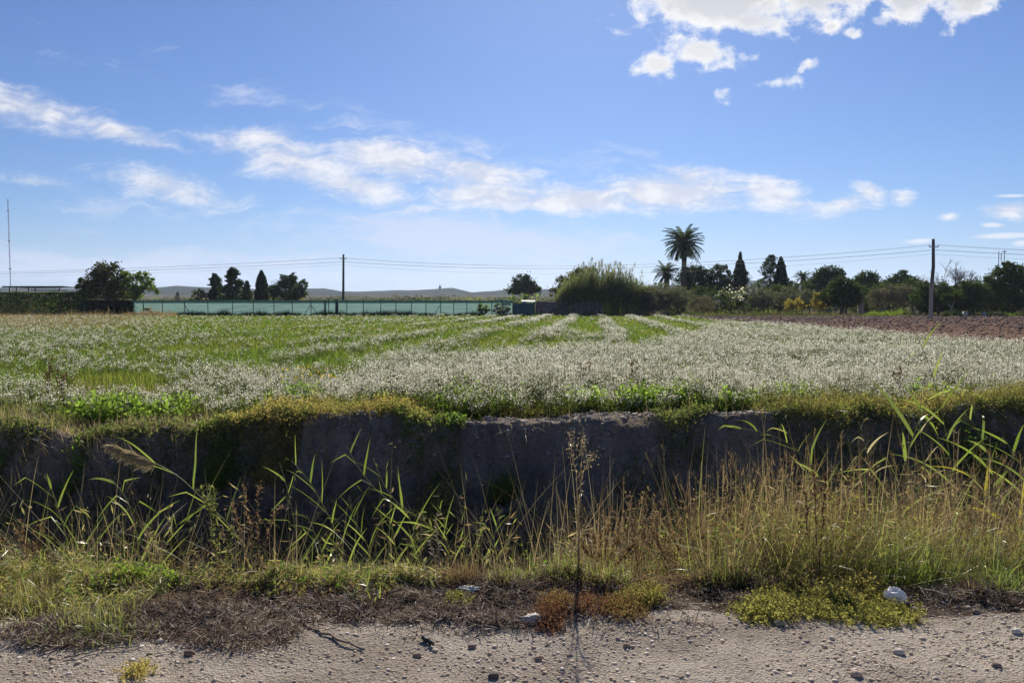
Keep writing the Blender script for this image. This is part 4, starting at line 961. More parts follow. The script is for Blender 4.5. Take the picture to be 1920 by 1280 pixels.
# growth along the far side: grass strip, weeds at the fence foot
mb = MB()
def strip(n, px0, px1, d0, d1, h, w, mat, zf=None, lean=.5):
    d = U(d0, d1, n); x = (U(px0, px1, n) - 960) / FPX * d; nz_ = np.clip(1 + 1.3 * fbm(x * .7, d * .5, 241, 3), .25, 2.2)
    z = zf(x, d) if zf else np.zeros(n)
    grass(mb, np.stack([x, d, z - .02], 1), h * nz_ * U(.5, 1.4, n), w * U(.6, 1.4, n), U(0, lean, n), U(.1, .8, n), 2, None, mat)
strip(9000, 320, 1010, 91.2, 92.8, .38, .05, 0); strip(2500, 320, 1010, 91.0, 92.6, .55, .04, 1)
strip(5000, -60, 330, 86, 92, .45, .05, 2); strip(1500, -60, 330, 88, 91, .8, .04, 2)
strip(3500, 1000, 1300, 92, 95, .3, .05, 0); strip(9000, 1280, 2080, 86.5, 93, .28, .05, 0); strip(4000, 1280, 2080, 88, 96, .45, .04, 2); strip(2600, 1280, 1560, 88.6, 91, .5, .05, 1)
for px_, py_, w_, h_, m_, d_ in ((1665, 585, 26, .55, 3, 90), (1690, 582, 20, .5, 3, 91), (1640, 588, 20, .4, 3, 89), (1785, 588, 14, .5, 3, 86.5), (1905, 588, 24, .5, 3, 87), (1945, 588, 24, .5, 3, 87)):
    strip(900, px_ - w_, px_ + w_, d_ - .8, d_ + .8, h_, .06, m_)
tag(mb.build('field_margin_grass', [leafmat('margin_green', (.05, .07, .025), (.13, .16, .05), .45), M_DARK, M_DRY, leafmat('fresh_tuft', (.12, .19, .03), (.22, .30, .06), .5)]), 'rough grass and weeds along the far edge of the field', kind='stuff')
for bx, by, rx, ry, lab, m_ in ((905, 580, 12, 9, 'yellowish straggly bush against the right part of the green fence', M_GREEN), (940, 580, 17, 8, 'low brown-green bush between the straggly one and the tarpaulin shelter', M_OLIVE)):
    tree('shrub', lab, 'shrub', 91.5, bx, [(bx, by, rx, ry), (bx - 5, by - 4, rx * .6, ry * .8), (bx + 6, by + 3, rx * .7, ry * .6)], 900, .22, m_, .04, multi=3)

# ------------------------------------------------------------------ foreground: verge, ditch growth, bank growth
M_FRESH = leafmat('fresh_grass', (.14, .205, .045), (.30, .36, .11), .5, patch=(.23, .24, .08), pscale=1.2, gloss=.05)
M_YGRASS = leafmat('yellowing_grass', (.27, .25, .085), (.47, .42, .20), .45, gloss=.05)
M_STRAW = leafmat('straw', (.30, .225, .135), (.56, .46, .31), .35, gloss=.03)
M_RUSTY = leafmat('rusty_grass', (.165, .11, .07), (.33, .235, .15), .35)
M_REED = leafmat('reed_leaf', (.14, .20, .04), (.28, .33, .09), .5, gloss=.05)
M_REEDDRY = leafmat('dead_reed_leaf', (.34, .30, .20), (.56, .50, .38), .4, gloss=.05)
M_RSTEM = leafmat('reed_stem', (.16, .18, .06), (.28, .27, .10), .15, gloss=.05)
M_BROAD = leafmat('broad_weed_leaf', (.10, .19, .025), (.20, .32, .05), .5, gloss=.04)
M_MALLOW = leafmat('mallow_leaf', (.13, .22, .035), (.26, .38, .075), .58)
M_MAT = leafmat('saltwort_leaf', (.30, .26, .09), (.50, .42, .17), .58)
M_MATG = leafmat('green_saltwort_leaf', (.19, .20, .06), (.34, .32, .12), .5)
M_MATG2 = leafmat('olive_saltwort_leaf', (.17, .18, .055), (.33, .33, .11), .55)
M_RED = leafmat('red_saltwort_leaf', (.17, .08, .055), (.27, .155, .10), .3)
M_ORANGE = leafmat('orange_saltwort_leaf', (.21, .145, .065), (.32, .24, .11), .35)
M_LITTER = leafmat('dead_litter', (.05, .035, .028), (.17, .125, .095), .15)
M_TWIG = leafmat('bleached_twig', (.20, .165, .135), (.42, .36, .30), .1)
M_DOCK = leafmat('dark_dock', (.10, .055, .04), (.22, .13, .09), .25)
M_FINE = leafmat('fine_feathery_leaf', (.10, .17, .035), (.20, .27, .06), .45)
M_FLUFF = leafmat('seed_fluff', (.26, .21, .155), (.42, .35, .26), .4)

def gpt(px, py):
    """where the sight line of a photograph point meets the ground"""
    px = np.atleast_1d(np.asarray(px, float)); py = np.atleast_1d(np.asarray(py, float))
    slope = ((640 - py) / FPX * UPV[2] + FWD[2]) / (FWD[1] + (640 - py) / FPX * UPV[1]); sx = ((px - 960) / FPX) / (FWD[1] + (640 - py) / FPX * UPV[1])
    lo = np.full(px.shape, 12.0); todo = np.arange(len(px)); d = 2.5
    while len(todo) and d < 12:
        h_ = CAM_H + slope[todo] * d < height(sx[todo] * d, np.full(len(todo), d)); lo[todo[h_]] = d; todo = todo[~h_]; d += .12
    a_, b_ = lo - .12, lo
    for _ in range(4):
        m_ = (a_ + b_) / 2; under = CAM_H + slope * m_ < height(sx * m_, m_); b_ = np.where(under, m_, b_); a_ = np.where(under, a_, m_)
    return sx * b_, b_
def on_ground(x, y): return np.stack([x, y, height(x, y)], 1)
def patch(n, px, py, rx, ry, soft=.5):
    """n root points in a soft elliptic patch of ground seen at px, py"""
    r = np.sqrt(U(0, 1, n)); a = U(0, 6.28, n); x, y = gpt(px + rx * r * np.cos(a), py + ry * r * np.sin(a))
    return on_ground(x + rng.normal(size=n) * .03, y + rng.normal(size=n) * .03)

# --- loose gravel
N = 52000; d = np.sqrt(U(2.6 ** 2, 4.6 ** 2, N)); x = U(-.78, .78, N) * d
dens = .35 + 1.3 * np.clip(fbm(x * 1.2, d * 1.2, 301, 4) + .25, 0, 1); k = (U(0, 1, N) < dens) & (d < y_track(x) + .35); x, d = x[k], d[k]
r = .0022 + .011 * U(0, 1, len(x)) ** 9; mb = MB(); stones(mb, np.stack([x, d, height(x, d) + r * .12], 1), r, .6)
N = 14000; d = np.sqrt(U(2.6 ** 2, 4.3 ** 2, N)); x = U(-.78, .78, N) * d; k = (fbm(x * 1.6, d * 2.2, 303, 4, .6) + rng.normal(size=N) * .12 > .12) & (d < y_track(x) + .2); x, d = x[k], d[k]; r = .003 + .006 * U(0, 1, len(x)) ** 2; stones(mb, np.stack([x, d, height(x, d) + r * .1], 1), r, .6)
m_peb, n = newmat('pebble'); c = n.ramp(n.new('ShaderNodeNewGeometry').outputs['Random Per Island'], [(0, (.26, .21, .17)), (.3, (.34, .27, .21)), (.6, (.44, .37, .30)), (.85, (.58, .52, .46)), (1, (.32, .22, .16))])
b = n.new('ShaderNodeBsdfDiffuse'); n.put(b.inputs[0], c); n.l.new(b.outputs[0], n.out.inputs[0])
tag(mb.build('gravel', m_peb), 'loose pebbles strewn over the dirt track', kind='stuff')

# --- single stones
ST = [(355, 1229, .035, (.20, .13, .10), 'dark reddish brown stone on the track, below the litter at the left'), (1010, 1236, .03, (.30, .22, .16), 'rounded tan stone in the bare middle of the track'), (885, 1215, .03, (.17, .13, .12), 'flat dark stone beside the black scrap'),
      (926, 1270, .034, (.09, .075, .07), 'blackish upright stone at the bottom edge of the photo'), (783, 1231, .028, (.26, .19, .15), 'brown stone below the black scrap'), (1462, 1172, .042, (.38, .33, .29), 'pale grey stone at the left edge of the green ground mat'),
      (1605, 1267, .036, (.40, .30, .25), 'pinkish flat stone near the bottom right'), (1685, 1226, .036, (.42, .38, .35), 'light stone under the shadow of the green ground mat'), (1830, 1150, .026, (.20, .16, .14), 'small dark stone right of the green ground mat'),
      (1868, 1250, .03, (.18, .14, .12), 'dark stone close to the right edge of the track'), (1175, 1212, .026, (.24, .18, .14), 'small brown stone beside the long weed shadow'), (1560, 1198, .02, (.44, .40, .36), 'small pale chip below the green ground mat'),
      (505, 1116, .03, (.36, .33, .30), 'half buried grey stone in the litter below the reeds'), (300, 1205, .024, (.40, .36, .32), 'small light stone at the foot of the left litter'), (1905, 1186, .034, (.46, .43, .41), 'flat whitish stone at the right edge')]
for px_, py_, r, c_, lab in ST:
    x, y = gpt(px_, py_); o = np.array([x[0], y[0], height(x, y)[0] + r * .25]); mb = MB(); v, f = ico2(); q = 1 + rng.uniform(-.16, .16, (len(v), 1)); r *= .6; q *= 1 + .35 * fbm(v[:, :1] * 1.7 + px_, v[:, 1:2] * 1.7 + v[:, 2:], 361, 2); mb.add(v * q * np.array([r * 1.2, r * .95, r * .75]) + o, f)
    tag(mb.build('stone', solidmat('stone_surface', tuple(np.array(c_) * .75), tuple(np.array(c_) * 1.2), 40, bump=.004), None, o), lab, 'stone')

# --- dead litter on the verge
mb = MB()
def litter(n, px, py, rx, ry, L=.04, h=.02, mats=(0, 0, 0, 1)):
    p = patch(n, px, py, rx, ry); p[:, 2] += U(0, h, n); lean = U(1.1, 1.75, n)
    for m in set(mats):
        k = np.array(mats)[rng.integers(0, len(mats), n)] == m
        if k.any(): pp, ss = curves(p[k], U(0, 6.28, k.sum()), L * U(.4, 2.0, k.sum()), lean[k], U(-.7, .7, k.sum()), 3); ribbon(mb, pp, ss, U(.0015, .006, k.sum()), [1, 1, .8, .4], m)
for a in ((360, 1150, 230, 48), (450, 1180, 120, 40), (230, 1170, 130, 30), (640, 1110, 150, 36), (860, 1115, 180, 38), (1040, 1110, 140, 48), (1230, 1100, 130, 36), (1420, 1100, 130, 34), (1560, 1085, 150, 30), (1770, 1095, 130, 30), (1890, 1110, 80, 26), (750, 1150, 130, 16), (950, 1150, 90, 24), (120, 1190, 110, 26)):
    litter(3000, *a)
litter(1700, 420, 1170, 150, 46, .032, .025, (0, 0, 0, 0, 1)); litter(1800, 300, 1120, 150, 30, .04, .035, (2, 0, 0)); litter(2400, 1120, 1080, 260, 26, .06, .06, (0, 2, 0)); litter(900, 960, 1170, 400, 20, .05, .01, (1, 0))
tag(mb.build('dead_litter', [M_LITTER, M_TWIG, M_RUSTY]), 'dark dead plant litter along the edge of the track', kind='stuff')

# --- grass along the near edge of the ditch
gb = MB()     # materials: 0 fresh 1 yellow 2 straw 3 rusty
def tuft(n, px, py, rx, ry, h, w=.005, mat=0, lean=.5, curl=1.0, S_=4, az=None, per=16):
    """n blades in small tussocks: every tussock has its own height, spread and leaning"""
    nc = max(n // per, 3); c = patch(nc * 2, px, py, rx, ry); q_ = fbm(c[:, 0] * 2.4, c[:, 1] * 2.4, 317, 3); c = c[np.argsort(-(q_ + rng.normal(size=len(q_)) * .14))[:nc]]; k = rng.integers(0, nc, n); a = U(0, 6.28, n); rr = .05 * np.sqrt(U(0, 1, n)) * U(.4, 1.8, nc)[k]
    x, y = c[k, 0] + rr * np.cos(a), c[k, 1] + rr * np.sin(a); p = on_ground(x, y); p[:, 2] -= .01
    hk = U(.35, 1.15, nc) * np.clip(1 + 1.2 * fbm(c[:, 0] * 1.6, c[:, 1] * 1.6, 311, 3), .3, 1.6); hh_ = h * hk[k] * U(.45, 1.2, n)
    tl = U(0, .45, nc); ta = U(0, 6.28, nc); ln = U(.0, lean, n) + tl[k] * np.cos(a - ta[k])
    grass(gb, p, hh_, w * U(.5, 1.5, n), ln, U(-.3, curl + .3, n), S_, a + rng.normal(size=n) * .5, mat)
for a in ((60, 1100, 130, 56, .11), (0, 1130, 90, 60, .13), (140, 1140, 110, 40, .09), (70, 1076, 110, 22, .13), (-140, 1100, 120, 80, .18), (180, 1082, 90, 22, .10)):
    tuft(1500, *a[:4], a[4], .004, 1, .9, 1.3); tuft(900, *a[:4], a[4], .0045, 0, .9, 1.3); tuft(500, *a[:4], a[4] * 1.1, .004, 2, 1.0, 1.2)
tuft(200, 60, 1050, 160, 24, .30, .004, 2, .9); tuft(150, 110, 1050, 140, 24, .30, .006, 0, .9, 1.0, 5); tuft(600, 120, 1190, 160, 26, .10, .004, 0, 1.0, 1.3); tuft(600, 200, 1120, 120, 30, .12, .004, 3, 1.1, 1.0)
for a in ((520, 1086, 120, 14, .07), (650, 1084, 140, 14, .075), (770, 1084, 90, 12, .08), (590, 1070, 170, 14, .08)): tuft(700, *a[:4], a[4], .004, 0, 1.1, 1.5); tuft(450, *a[:4], a[4], .004, 1, 1.1, 1.5); tuft(260, *a[:4], a[4] * 1.1, .004, 2, 1.0, 1.2)
tuft(300, 450, 1080, 80, 14, .26, .004, 2, .8); tuft(250, 850, 1074, 60, 10, .09, .005, 0, .8); tuft(400, 470, 1100, 120, 12, .08, .004, 3, 1.1)
for a in ((1000, 1066, 60, 20, .22), (960, 1074, 36, 12, .15), (1060, 1058, 60, 18, .23)): tuft(1300, *a[:4], a[4], .0042, 0, .9, 1.2); tuft(450, *a[:4], a[4] * 1.1, .0045, 1, .9, 1.2); tuft(150, *a[:4], a[4] * 1.3, .004, 2, .8, 1.2)
# the tall mixed mass on the right: rooted on the near slope of the ditch, so its shade falls on the verge
def right_roots(n, px0, px1, d0, d1):
    nc = max(n // 8, 3); cd_ = U(d0, d1, nc * 2); cx = (U(px0, px1, nc * 2) - 960) / FPX * cd_; q_ = fbm(cx * 1.9, cd_ * 1.9, 327, 3) + rng.normal(size=nc * 2) * .16; o_ = np.argsort(-q_)[:nc]; cx, cd_ = cx[o_], cd_[o_]
    k = rng.integers(0, nc, n); a = U(0, 6.28, n); r_ = .05 * np.sqrt(U(0, 1, n)) * U(.5, 2, nc)[k]; x, y = cx[k] + r_ * np.cos(a), cd_[k] + r_ * np.sin(a)
    px = 960 + FPX * x / y; v = np.interp(px, [1000, 1060, 1150, 1250, 1350, 1450, 1550, 1650, 1750, 1850, 2100], [1010, 985, 945, 940, 905, 875, 866, 872, 888, 905, 900]) + 40 * fbm(x * 2.0, y * 0, 329, 3)
    p = on_ground(x, y); H = np.clip(CAM_H - (v - 567) / FPX * y - p[:, 2], .12, 1.6); return p, H, a, U(.45, 1.08, nc)[k]
def right_blades(n, px0, px1, d0, d1, hs, w, m, lean=.9, curl=1.3, S_=5):
    p, H, a, hk = right_roots(n, px0, px1, d0, d1); p[:, 2] -= .01
    grass(gb, p, H * hs * hk * U(.6, 1.25, n), w * U(.5, 1.5, n), U(0, lean, n) ** 1.4, U(-.5, curl, n), S_, a + rng.normal(size=n) * .6, m)
right_blades(2600, 1080, 2100, 4.75, 6.2, 1.05, .0045, 3); right_blades(2300, 1080, 2100, 4.7, 6.2, 1.05, .004, 2); right_blades(3400, 1040, 2100, 4.6, 5.8, .80, .006, 0, 1.1, 1.6, 4); right_blades(2200, 1040, 2100, 4.6, 5.8, .75, .0055, 1, 1.1, 1.6, 4)
right_blades(500, 1080, 2100, 4.8, 6.2, .9, .010, 2, 1.2, 2.2, 6); right_blades(700, 1200, 2100, 4.8, 6.2, .9, .010, 0, 1.0, 1.9, 6); right_blades(400, 1080, 2100, 4.7, 6.0, .8, .010, 3, 1.2, 2.2, 6); right_blades(4200, 1640, 2100, 4.6, 5.5, .62, .0045, 0, 1.0, 1.5, 4)
for a in ((1780, 1068, 130, 24, .2), (1890, 1072, 90, 22, .22), (1990, 1072, 90, 24, .22)): tuft(900, *a[:4], a[4], .0045, 0, 1.0, 1.5); tuft(250, *a[:4], a[4], .0045, 1, 1.0, 1.5)
for a in ((1150, 1076, 110, 14, .16), (1300, 1078, 120, 14, .18), (1450, 1078, 130, 14, .2), (1600, 1076, 130, 14, .2)): tuft(450, *a[:4], a[4], .0042, 3, 1.1, 1.5, per=8); tuft(350, *a[:4], a[4], .004, 2, 1.1, 1.5, per=8); tuft(350, *a[:4], a[4], .005, 0, 1.1, 1.5, per=8)
for a in ((1200, 1082, 60, 12, .11), (1330, 1084, 90, 12, .12), (1150, 1086, 50, 10, .10), (1240, 1078, 100, 12, .15), (1880, 1100, 60, 14, .10)): tuft(650, *a[:4], a[4], .0045, 0, 1.0, 1.4); tuft(300, *a[:4], a[4], .004, 3, 1.0, 1.4)
tag(gb.build('wild_grass', [M_FRESH, M_YGRASS, M_STRAW, M_RUSTY]), 'mixed fresh, yellow and dry grass fringing the near edge of the ditch', kind='stuff')
# seed heads over the dry grass
sb = MB(); p, hh_ = None, None
n0 = 460; px_ = np.where(U(0, 1, n0) < .8, U(1130, 1960, n0), U(1350, 1720, n0)); p_, H_, _, hk_ = right_roots(n0, 1100, 2050, 4.8, 6.2); x, y = p_[:, 0], p_[:, 1]; hh_ = H_ * U(.7, 1.22, n0)
pts, side = curves(on_ground(x, y), U(0, 6.28, n0), hh_, U(.0, .55, n0), U(-.2, .8, n0), 6); ribbon(sb, pts, side, .0035, np.linspace(1, .5, 7), 0)
for q in range(14):
    b_ = pts[:, -1] * (1 - q / 26) + pts[:, -2] * (q / 26) if q < 13 else pts[:, -2]
    pp, ss = curves(b_, U(0, 6.28, n0), U(.02, .06, n0), U(.2, .9, n0), U(0, .6, n0), 2); ribbon(sb, pp, ss, .0035, [.6, 1, .3], 1)
tag(sb.build('dry_seed_heads', [M_STRAW, M_RUSTY]), 'thin dry seed heads nodding above the grass on the right', kind='stuff')

# small-leaved herbs tangled through the grass
hb = MB()
def forbs(n, px, py, rx, ry, h, mats, leaf=.022, nl=14):
    p = patch(n, px, py, rx, ry); H = h * U(.35, 1.2, n); pts, side = curves(p, U(0, 6.28, n), H, U(.02, .8, n), U(-.5, .8, n), 4); ribbon(hb, pts, side, .003, [1, .9, .7, .6, .4], 3)
    mk = rng.choice(mats, n)
    for q in range(nl):
        t = U(.15, 1, n) * 3.99; i = t.astype(int); f = (t - i)[:, None]; B = pts[np.arange(n), i] * (1 - f) + pts[np.arange(n), i + 1] * f + rng.normal(size=(n, 3)) * leaf * .4
        for m in set(mats): 
            k = mk == m
            if k.any(): leaves(hb, B[k], leaf * U(.5, 1.5, k.sum()), leaf * .42 * U(.5, 1.4, k.sum()), m)
for a in ((80, 1095, 170, 56, .18, (0, 1, 2)), (420, 1088, 100, 14, .16, (1, 2)), (640, 1088, 240, 14, .08, (0, 1)), (1040, 1060, 100, 24, .3, (0, 1, 2)), (1250, 1074, 130, 18, .26, (1, 2, 2)), (1450, 1074, 140, 18, .28, (1, 2, 2)), (1650, 1070, 140, 18, .26, (0, 1, 2)), (1850, 1068, 140, 20, .24, (0, 0, 1)), (2000, 1068, 90, 20, .24, (0, 1)), (1550, 1090, 180, 14, .12, (2, 2, 1)), (1300, 1095, 120, 12, .08, (2,)), (560, 1105, 200, 14, .05, (2, 1))):
    forbs(170, *a)
# short blades and dry bits lying every which way through the fringe
def chaos(n, px, py, rx, ry, h, m, L=.07, W=.006):
    p = patch(n, px, py, rx, ry); p[:, 2] += h * U(0, 1, n) ** 1.3 * np.clip(1 + 1.3 * fbm(p[:, 0] * 2.2, p[:, 1] * 2.2, 319, 3), .2, 1.8); d_ = rand_dirs(n) * [1, 1, .8]; d_ /= np.linalg.norm(d_, axis=1)[:, None]; leaves(hb, p, L * U(.4, 1.7, n), W * U(.5, 1.6, n), m, 0, d_)
for a in ((80, 1100, 190, 56, .11), (-80, 1110, 120, 60, .16), (200, 1112, 110, 30, .08)): chaos(1100, *a, 4); chaos(1300, *a, 5); chaos(700, *a, 6)
for a in ((470, 1090, 120, 14, .07), (620, 1088, 160, 14, .07), (780, 1086, 90, 12, .07)): chaos(420, *a, 4); chaos(550, *a, 5); chaos(500, *a, 6)
for m, n, L, W, d1 in ((4, 6500, .06, .006, 5.6), (5, 5500, .06, .006, 5.6), (6, 8000, .06, .005, 6.1), (7, 10000, .05, .005, 6.1)):
    p, H, a_, hk = right_roots(n, 1040, 2100, 4.65, d1); p[:, 2] += H * hk * U(.05, 1.0, n) * np.where(m in (4, 5), .62, .95); p[:, :2] += rng.normal(size=(n, 2)) * .06
    d_ = rand_dirs(n); leaves(hb, p, L * U(.4, 1.7, n), W * U(.5, 1.6, n), m, 0, d_)
for a in ((1780, 1072, 130, 20, .18), (1900, 1074, 90, 20, .18)): chaos(1400, *a, 4)
# bushier herbs among the tall grass on the right, and thin leafy shoots in the ditch
def free_forbs(p, H, mats, leaf, nl, asp=.4):
    n = len(p); pts, side = curves(p, U(0, 6.28, n), H, U(.0, .6, n), U(-.4, .8, n), 5); ribbon(hb, pts, side, .0035, [1, .9, .8, .7, .5, .3], 3); mk = rng.choice(mats, n)
    for q in range(nl):
        t = U(.2, 1, n) * 4.99; i = t.astype(int); f = (t - i)[:, None]; B = pts[np.arange(n), i] * (1 - f) + pts[np.arange(n), i + 1] * f + rng.normal(size=(n, 3)) * leaf * .45
        for m in set(mats):
            k = mk == m
            if k.any(): leaves(hb, B[k], leaf * U(.5, 1.6, k.sum()), leaf * asp * U(.5, 1.4, k.sum()), m)
for px0, px1, n, mats, hs in ((1120, 1480, 150, (2, 2, 7), .95), (1180, 1420, 60, (0, 1), .8), (1480, 1800, 170, (2, 1, 7), .9), (1560, 2050, 170, (0, 1, 0), .7), (1750, 2100, 90, (2, 7), .9)):
    p, H, a_, hk = right_roots(n, px0, px1, 4.7, 6.0); free_forbs(p, H * hs * U(.5, 1.1, n), mats, .03, 34)
for px0, px1, n, mats, h_ in ((-100, 480, 170, (4, 5, 2), .75), (480, 900, 130, (4, 4, 5), .65), (900, 1150, 70, (4, 2), .7), (-100, 1100, 150, (6, 2), .8)):
    d_ = U(4.9, 7.2, n); x_ = (U(px0, px1, n) - 960) / FPX * d_; free_forbs(on_ground(x_, d_), h_ * U(.4, 1.3, n), mats, .06, 11, .2)
tag(hb.build('wild_herbs', [M_BROAD, M_MATG, M_RUSTY, M_RSTEM, M_FRESH, M_YGRASS, M_STRAW, M_RUSTY]), 'small-leaved herbs tangled through the grass at the ditch edge', kind='stuff')

# --- rough growth inside the ditch (left: thin brown stalks) 
rb = MB()
def ditchstalks(n, px0, px1, d0, d1, h, mat, w=.005, lean=.7):
    d = U(d0, d1, n); x = (U(px0, px1, n) - 960) / FPX * d
    grass(rb, on_ground(x, d), h * U(.5, 1.2, n), w * U(.6, 1.4, n), U(.02, lean, n), U(-.1, 1.0, n), 5, None, mat)
ditchstalks(1000, -150, 560, 4.8, 7.0, .95, 0, .0038, 1.2); ditchstalks(500, 400, 1000, 5.0, 7.2, .8, 0, .0036, 1.2); ditchstalks(450, -150, 900, 4.9, 6.8, .7, 1, .0055, 1.2); ditchstalks(260, -150, 300, 4.8, 6.2, .85, 1, .005, .8); ditchstalks(420, 250, 560, 5.0, 6.8, .9, 2, .004, 1.0); ditchstalks(300, 480, 900, 5.2, 7.2, .8, 1, .006, .9); ditchstalks(600, -150, 900, 5.0, 7.2, .85, 3, .004, 1.2)
ditchstalks(300, 880, 1150, 5.0, 6.6, 1.1, 0, .004); ditchstalks(600, 1150, 2000, 4.9, 6.6, 1.1, 2, .0045, .9); ditchstalks(500, 1150, 2000, 4.9, 6.4, 1.05, 0, .0045, .9); ditchstalks(450, 1280, 2000, 5.0, 6.8, 1.15, 1, .007, .8); ditchstalks(400, 1100, 2000, 4.9, 6.8, 1.1, 3, .004, 1.0)
ditchstalks(350, -100, 900, 7.0, 9.2, .7, 0, .005); ditchstalks(250, 850, 2000, 7.5, 9.4, .6, 0, .005)
ditchstalks(3800, -150, 2080, 6.0, 8.9, .75, 3, .006, 1.0); ditchstalks(1500, -150, 2080, 6.4, 9.2, .5, 4, .012, 1.0); ditchstalks(1300, -150, 2080, 8.4, 9.7, .35, 3, .006, 1.3)
tag(rb.build('ditch_growth', [M_STRAW, M_FRESH, M_RUSTY, M_LITTER, M_DARK]), 'thin tangled stalks growing up out of the ditch', kind='stuff')

# --- reeds, each a plant of its own
def reed(label, pts, d, nleaf, L, w=.026, tilt=0.0, mat=None, plume=False, dd=0.0, r=.0058, group=None, start=.12, name='reed'):
    P3 = np.array([P(px_, py_, d + dd * i / max(len(pts) - 1, 1)) for i, (px_, py_) in enumerate(pts)])
    g0 = P3[0].copy(); g0[2] = height(g0[0], g0[1]) - .05
    ctrl = np.vstack([g0, P3]) if P3[0][2] - g0[2] > .1 else P3
    seg = np.concatenate([[0], np.cumsum(np.linalg.norm(np.diff(ctrl, axis=0), axis=1))]); s = np.linspace(0, seg[-1], 26)
    C = np.stack([np.interp(s, seg, ctrl[:, k]) for k in range(3)], 1)
    for _ in range(3): C[1:-1] = (C[:-2] + C[1:-1] * 2 + C[2:]) / 4
    base = C[0]; root = thing(name, label, 'reed', base, group)
    mb = MB(); tube(mb, C, np.linspace(r, r * .4, 26), 6); mb.build('stem', M_RSTEM, root, base, smooth=True)
    first = start if len(ctrl) == len(P3) else max(start, seg[1] / seg[-1])
    t = np.linspace(first, .97, nleaf); i = t * 25; k = np.minimum(i.astype(int), 24); f = (i - k)[:, None]; B = C[k] * (1 - f) + C[k + 1] * f; tg = C[k + 1] - C[k]; tg /= np.linalg.norm(tg, axis=1)[:, None]
    sgn = np.where(np.arange(nleaf) % 2 == 0, 1, -1); out_ = np.stack([sgn * (.8 + .2 * U(0, 1, nleaf)), rng.normal(size=nleaf) * .45, np.full(nleaf, .1)], 1); dr = out_ * .72 + tg * .98 + np.array([0, 0, .12]); dr /= np.linalg.norm(dr, axis=1)[:, None]
    mb = MB(); S_ = 7; LL = 1.2 * L * U(.6, 1.15, nleaf) * np.interp(t, [0, .3, .8, 1], [.7, 1, .9, .5]); pp = np.zeros((nleaf, S_ + 1, 3)); pp[:, 0] = B; droop = U(.01, .20, nleaf) + tilt
    kink = np.where(U(0, 1, nleaf) < .3, U(.5, 1.5, nleaf), 0); kq = rng.integers(2, 6, nleaf); LL = LL * np.where(U(0, 1, nleaf) < .12, .35, 1)
    for q in range(S_): dr = dr + np.array([0, 0, -1.0]) * (droop * .55 + kink * (kq == q))[:, None] + rng.normal(size=(nleaf, 3)) * .03; dr /= np.linalg.norm(dr, axis=1)[:, None]; pp[:, q + 1] = pp[:, q] + dr * (LL / S_)[:, None]
    sd_ = np.cross(dr, np.array([0, 1.0, .3])); sd_ /= np.linalg.norm(sd_, axis=1)[:, None] + 1e-9
    ribbon(mb, pp, sd_, .66 * w * U(.6, 1.3, nleaf), leaf_prof(S_), 0, U(-.9, .9, nleaf)); mb.build('leaves', mat or M_REED, root, base, smooth=True)
    if plume:
        mb = MB(); tip = C[-1]; ax = C[-1] - C[-4]; ax /= np.linalg.norm(ax)
        for q in range(70):
            b_ = tip - ax * .34 * (1 - q / 70) + ax * .10; m_ = 16
            dv = np.repeat([ax], m_, 0) * 1.0 + rng.normal(size=(m_, 3)) * .25 + np.array([0, 0, -.38]); dv /= np.linalg.norm(dv, axis=1)[:, None]; ll = .12 * U(.5, 1.2, m_) * (1 - .55 * abs(q / 70 - .35))
            e1 = b_ + dv * (ll * .5)[:, None]; e2 = b_ + dv * ll[:, None] + np.array([0, 0, -.012]); sd2 = np.cross(dv, rand_dirs(m_)); sd2 /= np.linalg.norm(sd2, axis=1)[:, None]
            ribbon(mb, np.stack([np.repeat([b_], m_, 0), e1, e2], 1), sd2, .004, [.5, 1, .3])
        mb.build('plume', M_FLUFF, root, base)
    return root
reed('bent reed with a hanging straw-coloured plume at the left', [(470, 1050), (441, 991), (391, 948), (352, 905), (318, 878), (285, 866), (236, 846)], 5.6, 8, .42, .02, .02, plume=True)
reed('reed leaning left in the middle of the ditch with a hooked leafy top', [(777, 1040), (776, 964), (742, 945), (710, 928), (663, 866), (650, 836)], 6.3, 11, .34, .022)
reed('reed rising left from the gap beside the dry brown tussock', [(855, 1050), (843, 1018), (796, 975), (741, 944), (716, 905), (700, 858)], 6.0, 11, .32, .022)
reed('short upright reed under the two leaning ones', [(700, 1060), (688, 1015), (662, 975), (654, 928)], 5.8, 9, .30, .022)
reed('reed curving up left with bright leaves across the ditch wall', [(655, 1060), (625, 985), (600, 935), (574, 890), (545, 862)], 6.4, 11, .36, .024)
reed('slender upright reed nearest the dry weed cluster', [(566, 1055), (550, 970), (537, 905), (524, 868)], 6.1, 9, .30, .02)
reed('reed with long leaves at the far left of the ditch', [(135, 1060), (118, 980), (100, 925), (84, 890)], 5.5, 10, .36, .024)
reed('drooping reed half hidden in the stalks at the left', [(262, 1060), (255, 985), (236, 930), (222, 905), (205, 898)], 6.2, 8, .42, .026, .08)
reed('thin reed leaning right under the plume', [(300, 1060), (318, 995), (360, 960), (396, 935)], 5.9, 8, .32, .018)
reed('small young reed standing right of the ditch gap', [(845, 1050), (838, 1010), (830, 965), (822, 948)], 5.3, 9, .17, .013)
reed('small young reed left of the bright grass clump', [(930, 1050), (925, 1010), (935, 970), (940, 955)], 5.3, 8, .2, .015)
reed('short leafy reed at the foot of the leaning pair', [(610, 1062), (600, 1025), (585, 985), (575, 965)], 5.5, 8, .26, .02)
reed('short leafy reed left of the shady gap', [(738, 1062), (742, 1020), (735, 985), (722, 962)], 5.6, 8, .26, .02)
reed('tallest reed on the right, rising in front of the white flowers', [(1800, 1000), (1788, 900), (1775, 820), (1762, 745), (1742, 680), (1722, 635)], 6.6, 13, .46, .034, .03)
